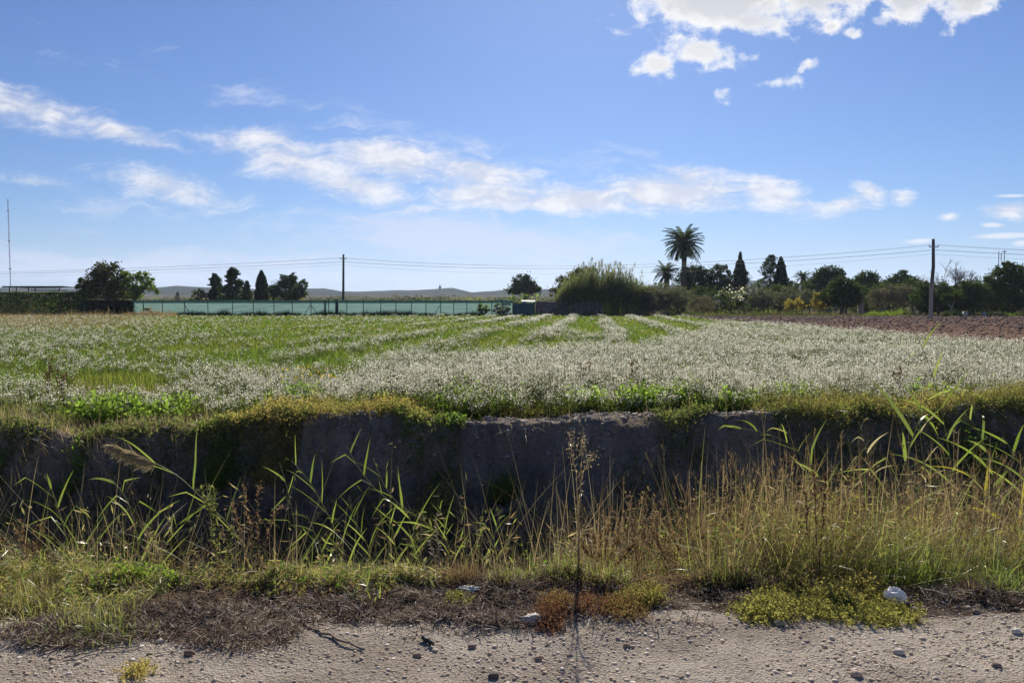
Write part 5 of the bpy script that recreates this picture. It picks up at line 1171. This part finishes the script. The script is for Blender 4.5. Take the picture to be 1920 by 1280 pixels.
reed('broad-leaved reed arching left of the tallest reed', [(1672, 980), (1690, 890), (1712, 815), (1735, 762), (1745, 735)], 6.4, 11, .55, .04, .07)
reed('reed bent over to the left across the dark bank', [(1560, 980), (1545, 900), (1512, 852), (1466, 820), (1420, 806), (1372, 800)], 6.3, 10, .36, .03, .05)
reed('reed with a single stiff yellow blade leaning over the bank', [(1530, 1000), (1515, 900), (1498, 840), (1468, 800)], 6.8, 6, .4, .03, .02, M_YGRASS)
reed('leafy reed right of the tallest reed with drooping blades', [(1875, 1000), (1866, 900), (1850, 840), (1832, 800), (1810, 775)], 6.5, 11, .5, .034, .08)
reed('reed at the right edge with pale arching blades', [(1935, 1000), (1925, 900), (1905, 850), (1880, 820)], 6.3, 10, .5, .03, .08)
reed('dead reed with bleached papery leaves in the right thicket', [(1640, 990), (1632, 880), (1622, 830), (1610, 790)], 6.3, 9, .26, .03, .25, M_REEDDRY)
reed('second dead reed with bleached leaves beside the tallest reed', [(1745, 990), (1735, 880), (1722, 800), (1728, 735)], 6.2, 9, .26, .028, .25, M_REEDDRY)
reed('yellow dying reed leaning hard left at the right edge', [(1915, 985), (1872, 975), (1846, 930), (1814, 885)], 5.4, 4, .42, .034, .02, leafmat('yellow_reed_leaf', (.34, .30, .03), (.50, .44, .06), .5, gloss=.05))

# --- single tall weeds
def weed(label, stems, d, mat, cat='weed', nleaf=30, leaf=.03, asp=.35, fluff=None, fl_mat=None, r=.004, name='weed', leaf_mat=None, top=.0):
    b0 = P(stems[0][0][0], stems[0][0][1], d); base = np.array([b0[0], d, height(b0[0], d)]); root = thing(name, label, cat, base)
    sm, lm, fm = MB(), MB(), MB()
    for st in stems:
        C = np.array([P(a, b_, d + rng.normal() * .03) for a, b_ in st]); C[0] = b0 + rng.normal(size=3) * .0004; C[0, 2] = min(C[0, 2], height(C[0, 0], C[0, 1])) - .02
        seg = np.linspace(0, 1, len(C)); s = np.linspace(0, 1, 16); C = np.stack([np.interp(s, seg, C[:, k]) for k in range(3)], 1); C[1:-1] = (C[:-2] + 2 * C[1:-1] + C[2:]) / 4; C[1:] += rng.normal(size=(15, 3)) * .004
        tube(sm, C, np.linspace(r, r * .4, 16), 5)
        i = U(top, 1, nleaf) * 14.99; k = i.astype(int); f = (i - k)[:, None]; B = C[k] * (1 - f) + C[k + 1] * f
        pp, ss = curves(B, U(0, 6.28, nleaf), leaf * U(.5, 1.4, nleaf), U(.3, 1.3, nleaf), U(-.3, .9, nleaf), 2); ribbon(lm, pp, ss, leaf * asp, [.5, 1, .2])
        if fluff:
            n_ = fluff; i = U(.72, 1, n_) * 14.99; k = i.astype(int); f = (i - k)[:, None]; B = C[k] * (1 - f) + C[k + 1] * f + rng.normal(size=(n_, 3)) * .018
            leaves(fm, B, .014 * U(.4, 1.3, n_), .006 * U(.5, 1.3, n_))
    sm.build('stems', mat, root, base); lm.build('leaves', leaf_mat or mat, root, base)
    if fluff: fm.build('fluff', fl_mat or M_FLUFF, root, base)
    return root
weed('tall dry weed with a fluffy pale seed head in the middle', [[(1088, 1140), (1085, 1050), (1083, 960), (1080, 890), (1072, 835), (1068, 812)], [(1088, 1140), (1086, 1000), (1088, 900), (1092, 850), (1090, 818)], [(1088, 1140), (1084, 1000), (1084, 930), (1100, 870), (1115, 850)]], 4.5, M_STRAW, nleaf=26, leaf=.03, fluff=90, name='dry_weed')
weed('dark red-brown dock spike in the tall grass on the right', [[(1533, 1095), (1531, 1000), (1528, 930), (1526, 880)], [(1538, 1095), (1542, 1010), (1545, 930), (1548, 890)], [(1526, 1095), (1515, 1010), (1512, 945), (1506, 915)]], 4.6, M_DOCK, nleaf=90, leaf=.02, asp=.6, name='dock_plant', cat='dock', top=.3)
weed('cluster of dry brown stalks left of the reeds', [[(478, 1090), (470, 1000), (462, 950), (455, 905)], [(480, 1090), (485, 1000), (484, 940), (488, 900)], [(484, 1090), (500, 1010), (515, 960), (530, 950)], [(476, 1090), (455, 1010), (440, 960), (436, 940)]], 4.75, M_RUSTY, nleaf=80, leaf=.03, name='dry_weed')
weed('grey-green weed with small toothed leaves below the plume', [[(412, 1080), (402, 1010), (392, 950), (378, 915)], [(414, 1080), (410, 1000), (400, 940), (398, 912)], [(418, 1080), (430, 1020), (436, 990)]], 4.8, leafmat('grey_green_leaf', (.13, .15, .06), (.24, .25, .11), .4), nleaf=90, leaf=.04, asp=.5)
weed('thin pale weed standing up left of the ditch gap', [[(820, 1085), (824, 1040), (818, 1000), (822, 960)], [(820, 1085), (812, 1040), (800, 1010)]], 4.7, M_TWIG, nleaf=30, leaf=.03)
weed('bleached dry stalk sticking out of the litter below the ditch gap', [[(962, 1130), (958, 1115), (961, 1095)], [(962, 1130), (972, 1118), (978, 1108)]], 4.2, M_TWIG, nleaf=6, leaf=.015)
weed('leafy shoot on the verge left of the pale litter', [[(690, 1150), (693, 1125), (690, 1095)], [(690, 1150), (705, 1125), (745, 1118)], [(690, 1150), (680, 1125), (655, 1112)]], 4.1, M_FRESH, nleaf=12, leaf=.09, asp=.12)
weed('sprig of dark green leaves in the left litter', [[(300, 1148), (305, 1143), (312, 1140)], [(300, 1148), (294, 1143), (288, 1141)]], 4.15, M_BROAD, nleaf=26, leaf=.03, asp=.5)
M_BROWNLEAF = leafmat('brown_weed_leaf', (.13, .08, .05), (.28, .19, .11), .3)
for bx, tx, ty, d_, m_, lab in ((1205, 1195, 900, 5.1, M_RUSTY, 'dry brown twiggy bush just right of the tall fluffy weed'), (1262, 1270, 940, 5.2, M_BROWNLEAF, 'low brown twiggy bush at the left end of the tall grass'), (1335, 1320, 905, 5.2, M_RUSTY, 'rust-brown twiggy bush, second from the fluffy weed'), (1412, 1400, 880, 5.3, M_BROWNLEAF, 'brown twiggy bush left of the dark dock'),
      (1472, 1490, 905, 5.3, M_RUSTY, 'rusty twiggy bush touching the dark dock'), (1610, 1600, 885, 5.3, M_BROWNLEAF, 'brown twiggy bush right of the dark dock'), (1700, 1705, 905, 5.3, M_RUSTY, 'rusty twiggy bush behind the white bag'), (1850, 1862, 915, 5.3, M_BROWNLEAF, 'brown twiggy bush near the right edge'), (1130, 1140, 985, 4.7, M_BROWNLEAF, 'small brown twiggy bush at the foot of the fluffy weed'), (60, 50, 960, 4.9, M_BROWNLEAF, 'brown twiggy bush at the left edge')):
    st = []
    for q in range(11):
        u = (q - 5) / 5 + rng.normal() * .1; h_ = (1085 - ty) * (1 - .35 * abs(u)) * rng.uniform(.75, 1.1); st.append([(bx, 1085), (bx + (tx - bx) * .4 + u * 22, 1085 - h_ * .4), (bx + (tx - bx) * .8 + u * 46, 1085 - h_ * .75), (tx + u * 62, 1085 - h_)])
    weed(lab, st, d_, m_, nleaf=46, leaf=.026, asp=.5, r=.0024, name='dry_bush', cat='dry bush', top=.25)
for k, (px_, d_, h_, lab) in enumerate([(1185, 12.6, .62, 'dark dead stalk with a clubbed top among the white flowers'), (1100, 12.9, .55, 'thin dark stalk left of the clubbed one among the white flowers'), (85, 12.2, .7, 'dark dead stalk at the far left of the flowers'), (112, 12.4, .52, 'shorter dark stalk beside the far left one'), (735, 12.4, .6, 'dark leaning stalk at the front of the flowers, left of centre'), (1690, 12.4, .6, 'dark stalk behind the right reeds')]):
    x0 = (px_ - 960) / FPX * d_; z0 = float(height(np.array([x0]), np.array([d_]))[0]); root = thing('dead_stalk', lab, 'stalk', (x0, d_, z0), 'dark dead stalks in the flowers'); mb, l2 = MB(), MB()
    for q in range(3):
        C, _ = curves(np.array([[x0, d_, z0 - .02]]), rng.uniform(0, 6.28), h_ * rng.uniform(.7, 1.1), rng.uniform(.02, .25), rng.uniform(-.1, .3), 6); tube(mb, C[0], np.linspace(.006, .003, 7), 5)
        c = C[0][rng.integers(3, 7, 26)] + rng.normal(size=(26, 3)) * .022; leaves(l2, c, .05 * U(.5, 1.3, 26), .03)
    mb.build('stem', M_DOCK, root, (x0, d_, z0)); l2.build('dry_leaves', M_DOCK, root, (x0, d_, z0))

# --- low mats and bushes on the verge
def mat_plant(name, label, cat, spots, mats, n, h, leaf=.014, asp=.5, stemmat=None, group=None, sprig=None):
    allp = []
    for k, (px_, py_, rx, ry) in enumerate(spots): allp.append(patch(n, px_, py_, rx, ry))
    base = allp[0].mean(0); root = thing(name, label, cat, base, group); mb, sm = MB(), MB()
    for k, p in enumerate(allp):
        m = mats[k % len(mats)]; H = h * np.clip(1 + 1.2 * fbm(p[:, 0] * 4, p[:, 1] * 4, 321, 3), .25, 1.9)
        pts, side = curves(p, U(0, 6.28, n), H * U(.5, 1.3, n), U(.1, 1.0, n), U(-.3, .7, n), 3); ribbon(sm, pts, side, .0028, [1, .8, .6, .3])
        for q in range(sprig or 7):
            t = U(.15, 1, n) * 2.99; i = t.astype(int); f = (t - i)[:, None]; B = pts[np.arange(n), i] * (1 - f) + pts[np.arange(n), i + 1] * f + rng.normal(size=(n, 3)) * leaf * .5
            leaves(mb, B, leaf * U(.6, 1.4, n), leaf * asp * U(.7, 1.4, n), m)
    used = sorted(set(mats)); return root, mb, sm, base
def finish(t_, leafmats, stem): root, mb, sm, base = t_; mb.build('leaves', leafmats, root, base); sm.build('stems', stem, root, base); return root
finish(mat_plant('saltwort_mat', 'wide yellow-green ground mat spreading onto the track at the right', 'ground plant', [(1440, 1150, 60, 22), (1520, 1140, 90, 28), (1600, 1146, 80, 28), (1664, 1156, 56, 20), (1600, 1112, 60, 24), (1590, 1130, 56, 24), (1480, 1120, 60, 20), (1618, 1098, 36, 16)], [0, 0, 0, 0, 1, 0, 0, 1], 330, .065, .018), [M_MATG, M_MAT], M_RUSTY)
finish(mat_plant('saltwort_plant', 'small red plant hanging onto the bare track', 'ground plant', [(1036, 1150, 24, 20), (1028, 1168, 14, 16), (1050, 1135, 14, 12)], [0, 0, 1], 240, .06, .012), [M_RED, M_ORANGE], M_RED)
finish(mat_plant('saltwort_plant', 'spreading orange-red plant turning yellow-green at its right end', 'ground plant', [(1120, 1138, 34, 18), (1160, 1130, 30, 18), (1195, 1128, 34, 14), (1170, 1150, 26, 14), (1215, 1122, 20, 10)], [0, 1, 2, 1, 2], 260, .06, .012), [M_RED, M_ORANGE, M_MATG], M_RED)
finish(mat_plant('leafy_weed', 'bright green leafy clump at the edge of the ditch on the left', 'weed', [(290, 1088, 70, 18), (240, 1085, 40, 16), (320, 1075, 50, 14), (270, 1068, 50, 12)], [0], 170, .09, .036, .42, sprig=7), [leafmat('soft_green_leaf', (.12, .20, .03), (.24, .34, .07), .55)], M_BROAD)
finish(mat_plant('dry_tussock', 'fine brown dead tussock at the mouth of the ditch gap', 'tussock', [(855, 1082, 40, 12), (850, 1074, 30, 8)], [0], 1500, .12, .012, .2, sprig=2), [M_RUSTY], M_RUSTY)
finish(mat_plant('low_weed', 'tiny yellow-green sprig in front of the pale litter', 'weed', [(856, 1124, 10, 5)], [0], 90, .03, .012), [M_MATG], M_MATG)
finish(mat_plant('low_weed', 'little tuft at the bottom edge of the track, left', 'weed', [(258, 1262, 12, 10)], [0], 120, .05, .012), [M_MAT], M_STRAW)

# --- growth on the far bank and along its lip
def bank_patch(n, px, rx, dy0, dy1):
    x = (px + rx * np.clip(rng.normal(size=n) * .5, -1.1, 1.1) - 960) / FPX * 10.6; y = y_far(x) + U(dy0, dy1, n); return on_ground(x, y)
def bank_thing(name, label, cat, spots, mats, n, h, leaf, asp, stem, sprig=8, group=None, drop=None):
    mb, sm = MB(), MB(); base = None; root = None
    for k, (px_, rx, dy0, dy1) in enumerate(spots):
        p = bank_patch(n, px_, rx, dy0, dy1)
        if base is None: base = p.mean(0); root = thing(name, label, cat, base, group)
        H = h * np.clip(1 + 1.1 * fbm(p[:, 0] * 2.5, p[:, 1] * 2.5, 331, 3), .3, 1.8)
        az = U(0, 6.28, n) if drop is None else rng.normal(size=n) * .8 - np.pi / 2
        lean = U(.05, .8, n) if drop is None else U(.6, 1.7, n)
        pts, side = curves(p, az, H * U(.5, 1.3, n), lean, U(-.2, .8, n), 3); ribbon(sm, pts, side, .005, [1, .8, .6, .3])
        for q in range(sprig):
            t = U(.2, 1, n) * 2.99; i = t.astype(int); f = (t - i)[:, None]; B = pts[np.arange(n), i] * (1 - f) + pts[np.arange(n), i + 1] * f + rng.normal(size=(n, 3)) * leaf * .5
            leaves(mb, B, leaf * U(.6, 1.4, n), leaf * asp * U(.7, 1.4, n), k % len(mats), .2)
    mb.build('leaves', mats, root, base); sm.build('stems', stem, root, base); return root
bank_thing('saltwort_mat', 'golden-green mat draped over the lip of the bank, left of centre', 'ground plant', [(480, 60, -.2, .4), (560, 80, -.3, .7), (650, 80, 0, .9), (740, 60, .1, .8), (600, 90, .4, 1.2)], [M_MAT, M_MAT, M_MATG], 560, .2, .026, .5, M_RUSTY)
bank_thing('saltwort_mat', 'golden tongue of mat hanging down the bank', 'ground plant', [(540, 24, -.35, -.02), (535, 18, -.5, -.2), (560, 22, -.25, .05)], [M_MAT], 300, .2, .026, .5, M_RUSTY, drop=1)
bank_thing('saltwort_mat', 'olive-green mat along the lip of the bank on the right', 'ground plant', [(1520, 90, -.2, .6), (1640, 100, -.2, .7), (1780, 110, -.2, .7), (1900, 110, -.25, .6), (2020, 90, -.2, .6), (1700, 120, .4, 1.2)], [M_MATG, M_MATG2, M_MAT, M_MATG2], 520, .24, .026, .5, M_RUSTY)
bank_thing('saltwort_mat', 'small yellowish mat in the middle of the lip, left of the green mallows', 'ground plant', [(985, 50, .55, 1.1), (1060, 45, .6, 1.1)], [M_MAT, M_MATG], 300, .15, .024, .5, M_RUSTY)
for spots, lab in (([(1260, 60, .7, 1.5), (1220, 40, .8, 1.6), (1320, 50, .8, 1.6)], 'tall bright green mallow clump at the front of the flowers'), ([(1400, 40, .8, 1.5)], 'bright green mallow clump right of the tall one'), ([(930, 60, .9, 1.6), (850, 50, 1.0, 1.7)], 'bright green mallow clump at the lip left of centre'), ([(1110, 50, .85, 1.4)], 'low green mallow clump above the pale soil'), ([(1560, 60, .9, 1.6), (1500, 40, .9, 1.5)], 'green mallow clump behind the olive-green mat'), ([(1860, 80, .9, 1.7)], 'dark green mallow clump at the right end of the flowers'), ([(705, 50, .9, 1.5)], 'yellowish green mallow clump behind the golden mat'), ([(260, 60, .8, 1.5), (160, 60, .8, 1.5)], 'green mallow clump at the left end of the lip'), ([(505, 50, 1.2, 1.8)], 'dark green mallow clump under the yellow flowers')):
    bank_thing('mallow_plant', lab, 'mallow', spots, [M_MALLOW], 210, .26, .055, .7, M_STEM, 7, 'mallows at the front of the field')
fy = MB(); c = bank_patch(60, 530, 60, 1.2, 2.0) + np.stack([rng.normal(size=60) * .05, rng.normal(size=60) * .05, U(.4, .58, 60)], 1); r_ = thing('yellow_flower_plant', 'plant with a few bright yellow flowers at the front of the white ones', 'flower', c.mean(0) * [1, 1, 0]); leaves(fy, c, .036, .03, 0, .8); fy.build('blossom', leafmat('yellow_petal', (.60, .42, .02), (.75, .56, .04), .4), r_, tuple(r_.location))
fs_ = MB(); pts, sd_ = curves(c * [1, 1, 0] + [0, 0, .0], U(0, 6.28, 60), c[:, 2], 0, .05, 3); ribbon(fs_, pts, sd_, .006, [1, .8, .7, .5]); fs_.build('stems', M_STEM, r_, tuple(r_.location))
bank_thing('feathery_bush', 'fine-leaved feathery green bush hanging on the bank at the left', 'bush', [(452, 20, -.40, -.08), (455, 18, -.62, -.35)], [M_FINE], 420, .26, .05, .1, M_STEM, 8)
bank_thing('feathery_bush', 'small bright feathery tuft on the shaded bank, right of centre', 'bush', [(945, 18, -.70, -.45)], [M_FINE], 420, .26, .05, .1, M_STEM, 8)
bank_thing('lacy_weed', 'yellow-green lacy weed on the shaded bank in the middle', 'weed', [(840, 30, -.75, -.3), (825, 24, -1.0, -.7)], [M_MATG], 120, .36, .035, .5, M_STEM, 8)
bank_thing('leafy_weed', 'small glossy green plant high on the bank at the far left', 'weed', [(66, 16, -.4, -.15)], [M_BROAD], 60, .2, .06, .6, M_STEM, 6)
bank_thing('leafy_weed', 'bright green plant on the lip above the plume', 'weed', [(212, 12, -.65, -.15)], [M_BROAD], 70, .32, .06, .45, M_STEM, 6)
bank_thing('leafy_weed', 'pale lacy plant hanging below the pale soil right of centre', 'weed', [(1290, 22, -.5, -.1)], [M_MATG], 80, .25, .03, .5, M_STEM, 7)
bank_thing('leafy_weed', 'small green plant on the bare lip left of centre', 'weed', [(848, 20, -.05, .2)], [M_BROAD], 80, .14, .05, .5, M_STEM, 6)
bank_thing('leafy_weed', 'green plant half way down the right end of the bank', 'weed', [(1850, 30, -.7, -.3)], [M_BROAD], 120, .3, .06, .5, M_STEM, 6)
eb = MB()
def lipgrass(n, px0, px1, dy0, dy1, h, mat, w=.006, drop=False):
    x = (U(px0, px1, n) - 960) / FPX * 10.6; y = y_far(x) + U(dy0, dy1, n); H = h * np.clip(1 + 1.2 * fbm(x * 1.5, y * 1.5, 341, 3), .2, 2)
    grass(eb, on_ground(x, y), H * U(.5, 1.3, n), w * U(.6, 1.4, n), U(.8, 2.0, n) if drop else U(.02, .7, n), U(0, 1.0, n), 3, rng.normal(size=n) * .9 - np.pi / 2 if drop else None, mat)
lipgrass(700, -200, 440, .4, 1.6, .22, 1); lipgrass(2200, -200, 900, .7, 1.9, .22, 0); lipgrass(1500, -200, 440, 0, 1.3, .2, 2); lipgrass(900, -200, 440, .1, 1.2, .16, 3); lipgrass(900, 900, 1480, 1.0, 1.9, .2, 0); lipgrass(1300, 1480, 2100, .7, 1.9, .22, 0); lipgrass(200, 900, 1450, .9, 1.6, .2, 1); lipgrass(700, 1450, 2100, .4, 1.6, .24, 1); lipgrass(400, 1450, 2100, .4, 1.4, .2, 2)
lipgrass(500, -200, 2100, -.2, .4, .12, 2, .005); lipgrass(700, -200, 2100, -.7, 0, .22, 2, .004, True); lipgrass(500, -200, 2100, -1.5, -.5, .3, 3, .004, True); lipgrass(700, 1450, 2100, -.5, .2, .3, 1, .006, True)
lipgrass(400, -200, 300, -1.2, -.2, .4, 2, .005)
tag(eb.build('bank_grass', [M_FRESH, M_YGRASS, M_STRAW, M_LITTER]), 'grass and hanging dry roots along the far lip of the ditch', kind='stuff')
kb = MB()
def facegrowth(n, px0, px1, dy0, dy1, h, mat, w=.006, thr=-.1, seed=401):
    x = (U(px0, px1, n) - 960) / FPX * 10.3; y = y_far(x) + U(dy0, dy1, n); k = fbm(x * 1.1, y * 1.3, seed, 4, .6) > thr; x, y = x[k], y[k]; n = len(x)
    az = rng.normal(size=n) * 1.2 - np.pi / 2; grass(kb, on_ground(x, y), h * U(.3, 1.4, n), w * U(.5, 1.5, n), U(.3, 1.9, n), U(-.8, .9, n), 4, az, mat)
for px0, px1, thr in ((-200, 420, -.3), (420, 1150, .0), (1150, 2100, -.25)):
    q = (px1 - px0) / 600
    facegrowth(int(4200 * q), px0, px1, -2.3, -.35, .34, 0, .005, thr); facegrowth(int(2200 * q), px0, px1, -2.3, -.45, .30, 1, .010, thr, 411); facegrowth(int(1100 * q), px0, px1, -2.0, -.5, .36, 2, .004, thr + .1, 421); facegrowth(int(500 * q), px0, px1, -.8, .1, .22, 0, .004, thr + .1, 431); facegrowth(int(420 * q), px0, px1, -1.9, -.5, .30, 3, .008, thr + .15, 441)
    n_ = int(2600 * q); x = (U(px0, px1, n_) - 960) / FPX * 10.3; y = y_far(x) + U(-2.0, -.35, n_); k = fbm(x * 1.2, y * 1.6, 451, 3) > thr + .22; p = on_ground(x[k], y[k]); p = np.repeat(p, 5, 0) + rng.normal(size=(k.sum() * 5, 3)) * .06; leaves(kb, p, .045 * U(.5, 1.5, len(p)), .022 * U(.5, 1.5, len(p)), 4)
facegrowth(2600, -200, 430, -.6, .25, .30, 2, .005, -.1, 461); facegrowth(1500, -200, 430, -.7, .2, .26, 0, .006, -.1, 465)
for px0, px1, thr, m_ in ((-200, 430, -.05, 4), (1240, 1340, .1, 4), (1450, 2100, -.1, 4), (380, 800, .05, 3), (430, 870, -.02, 4)):
    n_ = int(2.6 * (px1 - px0)); x = (U(px0, px1, n_) - 960) / FPX * 10.4; k = fbm(x * 1.3, x * 0 + 4.4, 471, 4, .6); dp = np.clip((k - thr) * 1.3, 0, .6); y = y_far(x) + .25 - U(0, 1, n_) * (dp + .2); k = dp > 0
    p = np.repeat(on_ground(x[k], y[k]), 6, 0); p = p + rng.normal(size=p.shape) * .05 + [0, -.03, .03]; leaves(kb, p, .05 * U(.5, 1.5, len(p)), .022 * U(.5, 1.5, len(p)), m_)
facegrowth(900, 380, 2100, -.5, .05, .28, 2, .0035, -.5, 481); facegrowth(900, 380, 2100, -.5, .1, .24, 0, .005, -.2, 485)
tag(kb.build('bank_growth', [leafmat('dead_bank_stalk', (.12, .09, .07), (.32, .25, .19), .2), leafmat('dark_bank_leaf', (.06, .08, .035), (.14, .17, .07), .35), M_STRAW, M_FRESH, leafmat('dull_bank_leaf', (.09, .115, .045), (.21, .25, .09), .45)]), 'dead stalks, roots and dull weeds covering the shaded bank', kind='stuff')
cb = MB(); n_ = 4200; x = U(-9, 9, n_); y = y_far(x) + .2 + rng.normal(size=n_) * .2; stones(cb, on_ground(x, y), .010 + .05 * U(0, 1, n_) ** 5, .7); tag(cb.build('bank_clods', solidmat('dry_clod', (.22, .18, .145), (.36, .30, .25), 3)), 'dry clods of earth on the lip of the bank', kind='stuff')

# --- litter people left, sticks
def crumple(name, label, cat, px_, py_, size, mat, flat=1.0, seed=0, d=None):
    x, y = gpt(px_, py_)
    if d: y = np.array([d]); x = (px_ - 960) / FPX * y
    o = np.array([x[0], y[0], height(x, y)[0]]); v, f = ico2()
    # one more subdivision for folds
    vv = [tuple(p) for p in v]; cache = {}; F = []
    def mid(a, b):
        k = (min(a, b), max(a, b))
        if k not in cache: p = np.array(vv[a]) + np.array(vv[b]); p /= np.linalg.norm(p); cache[k] = len(vv); vv.append(tuple(p))
        return cache[k]
    for a, b_, c_ in f: ab, bc, ca = mid(a, b_), mid(b_, c_), mid(c_, a); F += [(a, ab, ca), (b_, bc, ab), (c_, ca, bc), (ab, bc, ca)]
    f2_, F = np.array(F), []
    for a, b_, c_ in f2_: ab, bc, ca = mid(a, b_), mid(b_, c_), mid(c_, a); F += [(a, ab, ca), (b_, bc, ab), (c_, ca, bc), (ab, bc, ca)]
    v = np.array(vv); q = 1 + .55 * fbm(v[:, 0] * 2.3 + seed, v[:, 1] * 2.3 + v[:, 2] * 1.7, 351, 3) + .5 * np.abs(fbm(v[:, 2] * 4 + seed, v[:, 0] * 4 + v[:, 1] * 3, 355, 3)); q = q + .22 * np.abs(fbm(v[:, 0] * 7 + seed, v[:, 1] * 6 + v[:, 2] * 5, 357, 3)) - .10 * np.abs(fbm(v[:, 1] * 13, v[:, 2] * 13 + v[:, 0] * 9, 358, 2)); v = v * q[:, None] * np.array(size) ; v[:, 2] = v[:, 2] * flat + size[2] * .7
    mb = MB(); mb.add(v + o, np.array(F)); return tag(mb.build(name, mat, None, o), label, cat)
m_bag, n = newmat('white_plastic'); b = n.new('ShaderNodeBsdfPrincipled'); n.put(b.inputs['Base Color'], (.86, .88, .90)); b.inputs['Roughness'].default_value = .35
t = n.new('ShaderNodeBsdfTranslucent'); n.put(t.inputs[0], (.86, .88, .90)); mx_ = n.new('ShaderNodeMixShader'); mx_.inputs[0].default_value = .45; n.l.new(b.outputs[0], mx_.inputs[1]); n.l.new(t.outputs[0], mx_.inputs[2]); n.l.new(mx_.outputs[0], n.out.inputs[0])
crumple('plastic_bag', 'crumpled white plastic bag at the foot of the tall grass on the right', 'plastic bag', 1692, 1104, (.048, .04, .05), m_bag, 1, 3, 4.22)
crumple('paper_scrap', 'flattened whitish scrap below the dry brown tussock', 'litter', 878, 1106, (.05, .025, .012), solidmat('dirty_paper', (.42, .39, .36), (.62, .59, .56), 20), 1, 7)
crumple('paper_scrap', 'small pale scrap in the litter at the left', 'litter', 352, 1150, (.022, .012, .008), solidmat('grey_paper', (.52, .51, .49), (.68, .67, .65), 20), 1, 9)
crumple('limestone_lump', 'long pale lump lying left of the small red plant', 'stone', 1000, 1166, (.05, .028, .02), solidmat('pale_lump', (.38, .34, .30), (.60, .56, .52), 20, bump=.004), 1, 11)
m_blk = solidmat('black_rubber', (.02, .02, .02), (.04, .038, .036), 20, .6)
def stick(name, label, cat, pts, r, mat, lift=.012):
    C = []
    for px_, py_ in pts: x, y = gpt(px_, py_); C.append((x[0], y[0], height(x, y)[0] + lift))
    C = np.array(C); s = np.linspace(0, 1, 14); C = np.stack([np.interp(s, np.linspace(0, 1, len(C)), C[:, k]) for k in range(3)], 1); C[1:-1] += rng.normal(size=(12, 3)) * .004; mb = MB(); tube(mb, C, np.linspace(r, r * .6, 14), 7); o = C[0]
    return tag(mb.build(name, mat, None, o, smooth=True), label, cat)
M_STICK = solidmat('dry_stick', (.10, .08, .065), (.22, .18, .15), 12, stretch=(3, 3, 3), bump=.002)
stick('rubber_scrap', 'short black scrap lying on the bare track', 'scrap', [(794, 1202), (803, 1207), (812, 1214)], .012, m_blk)
stick('stick', 'long grey stick pointing onto the track below the reeds', 'stick', [(545, 1160), (600, 1188), (683, 1222)], .008, M_STICK)
stick('stick', 'stick lying aslant below the pale scrap', 'stick', [(815, 1174), (850, 1150), (888, 1130)], .009, M_STICK)
stick('stick', 'thin long twig along the left foot of the litter', 'stick', [(78, 1226), (180, 1195), (275, 1167)], .005, M_STICK)
stick('stick', 'thin crooked twig at the left end of the dead litter', 'stick', [(120, 1238), (190, 1222), (262, 1214)], .004, M_STICK)
stick('stick', 'pale bare stalk lying across the grass left of the white bag', 'stick', [(1230, 1083), (1290, 1075), (1350, 1062)], .006, M_TWIG, .05)
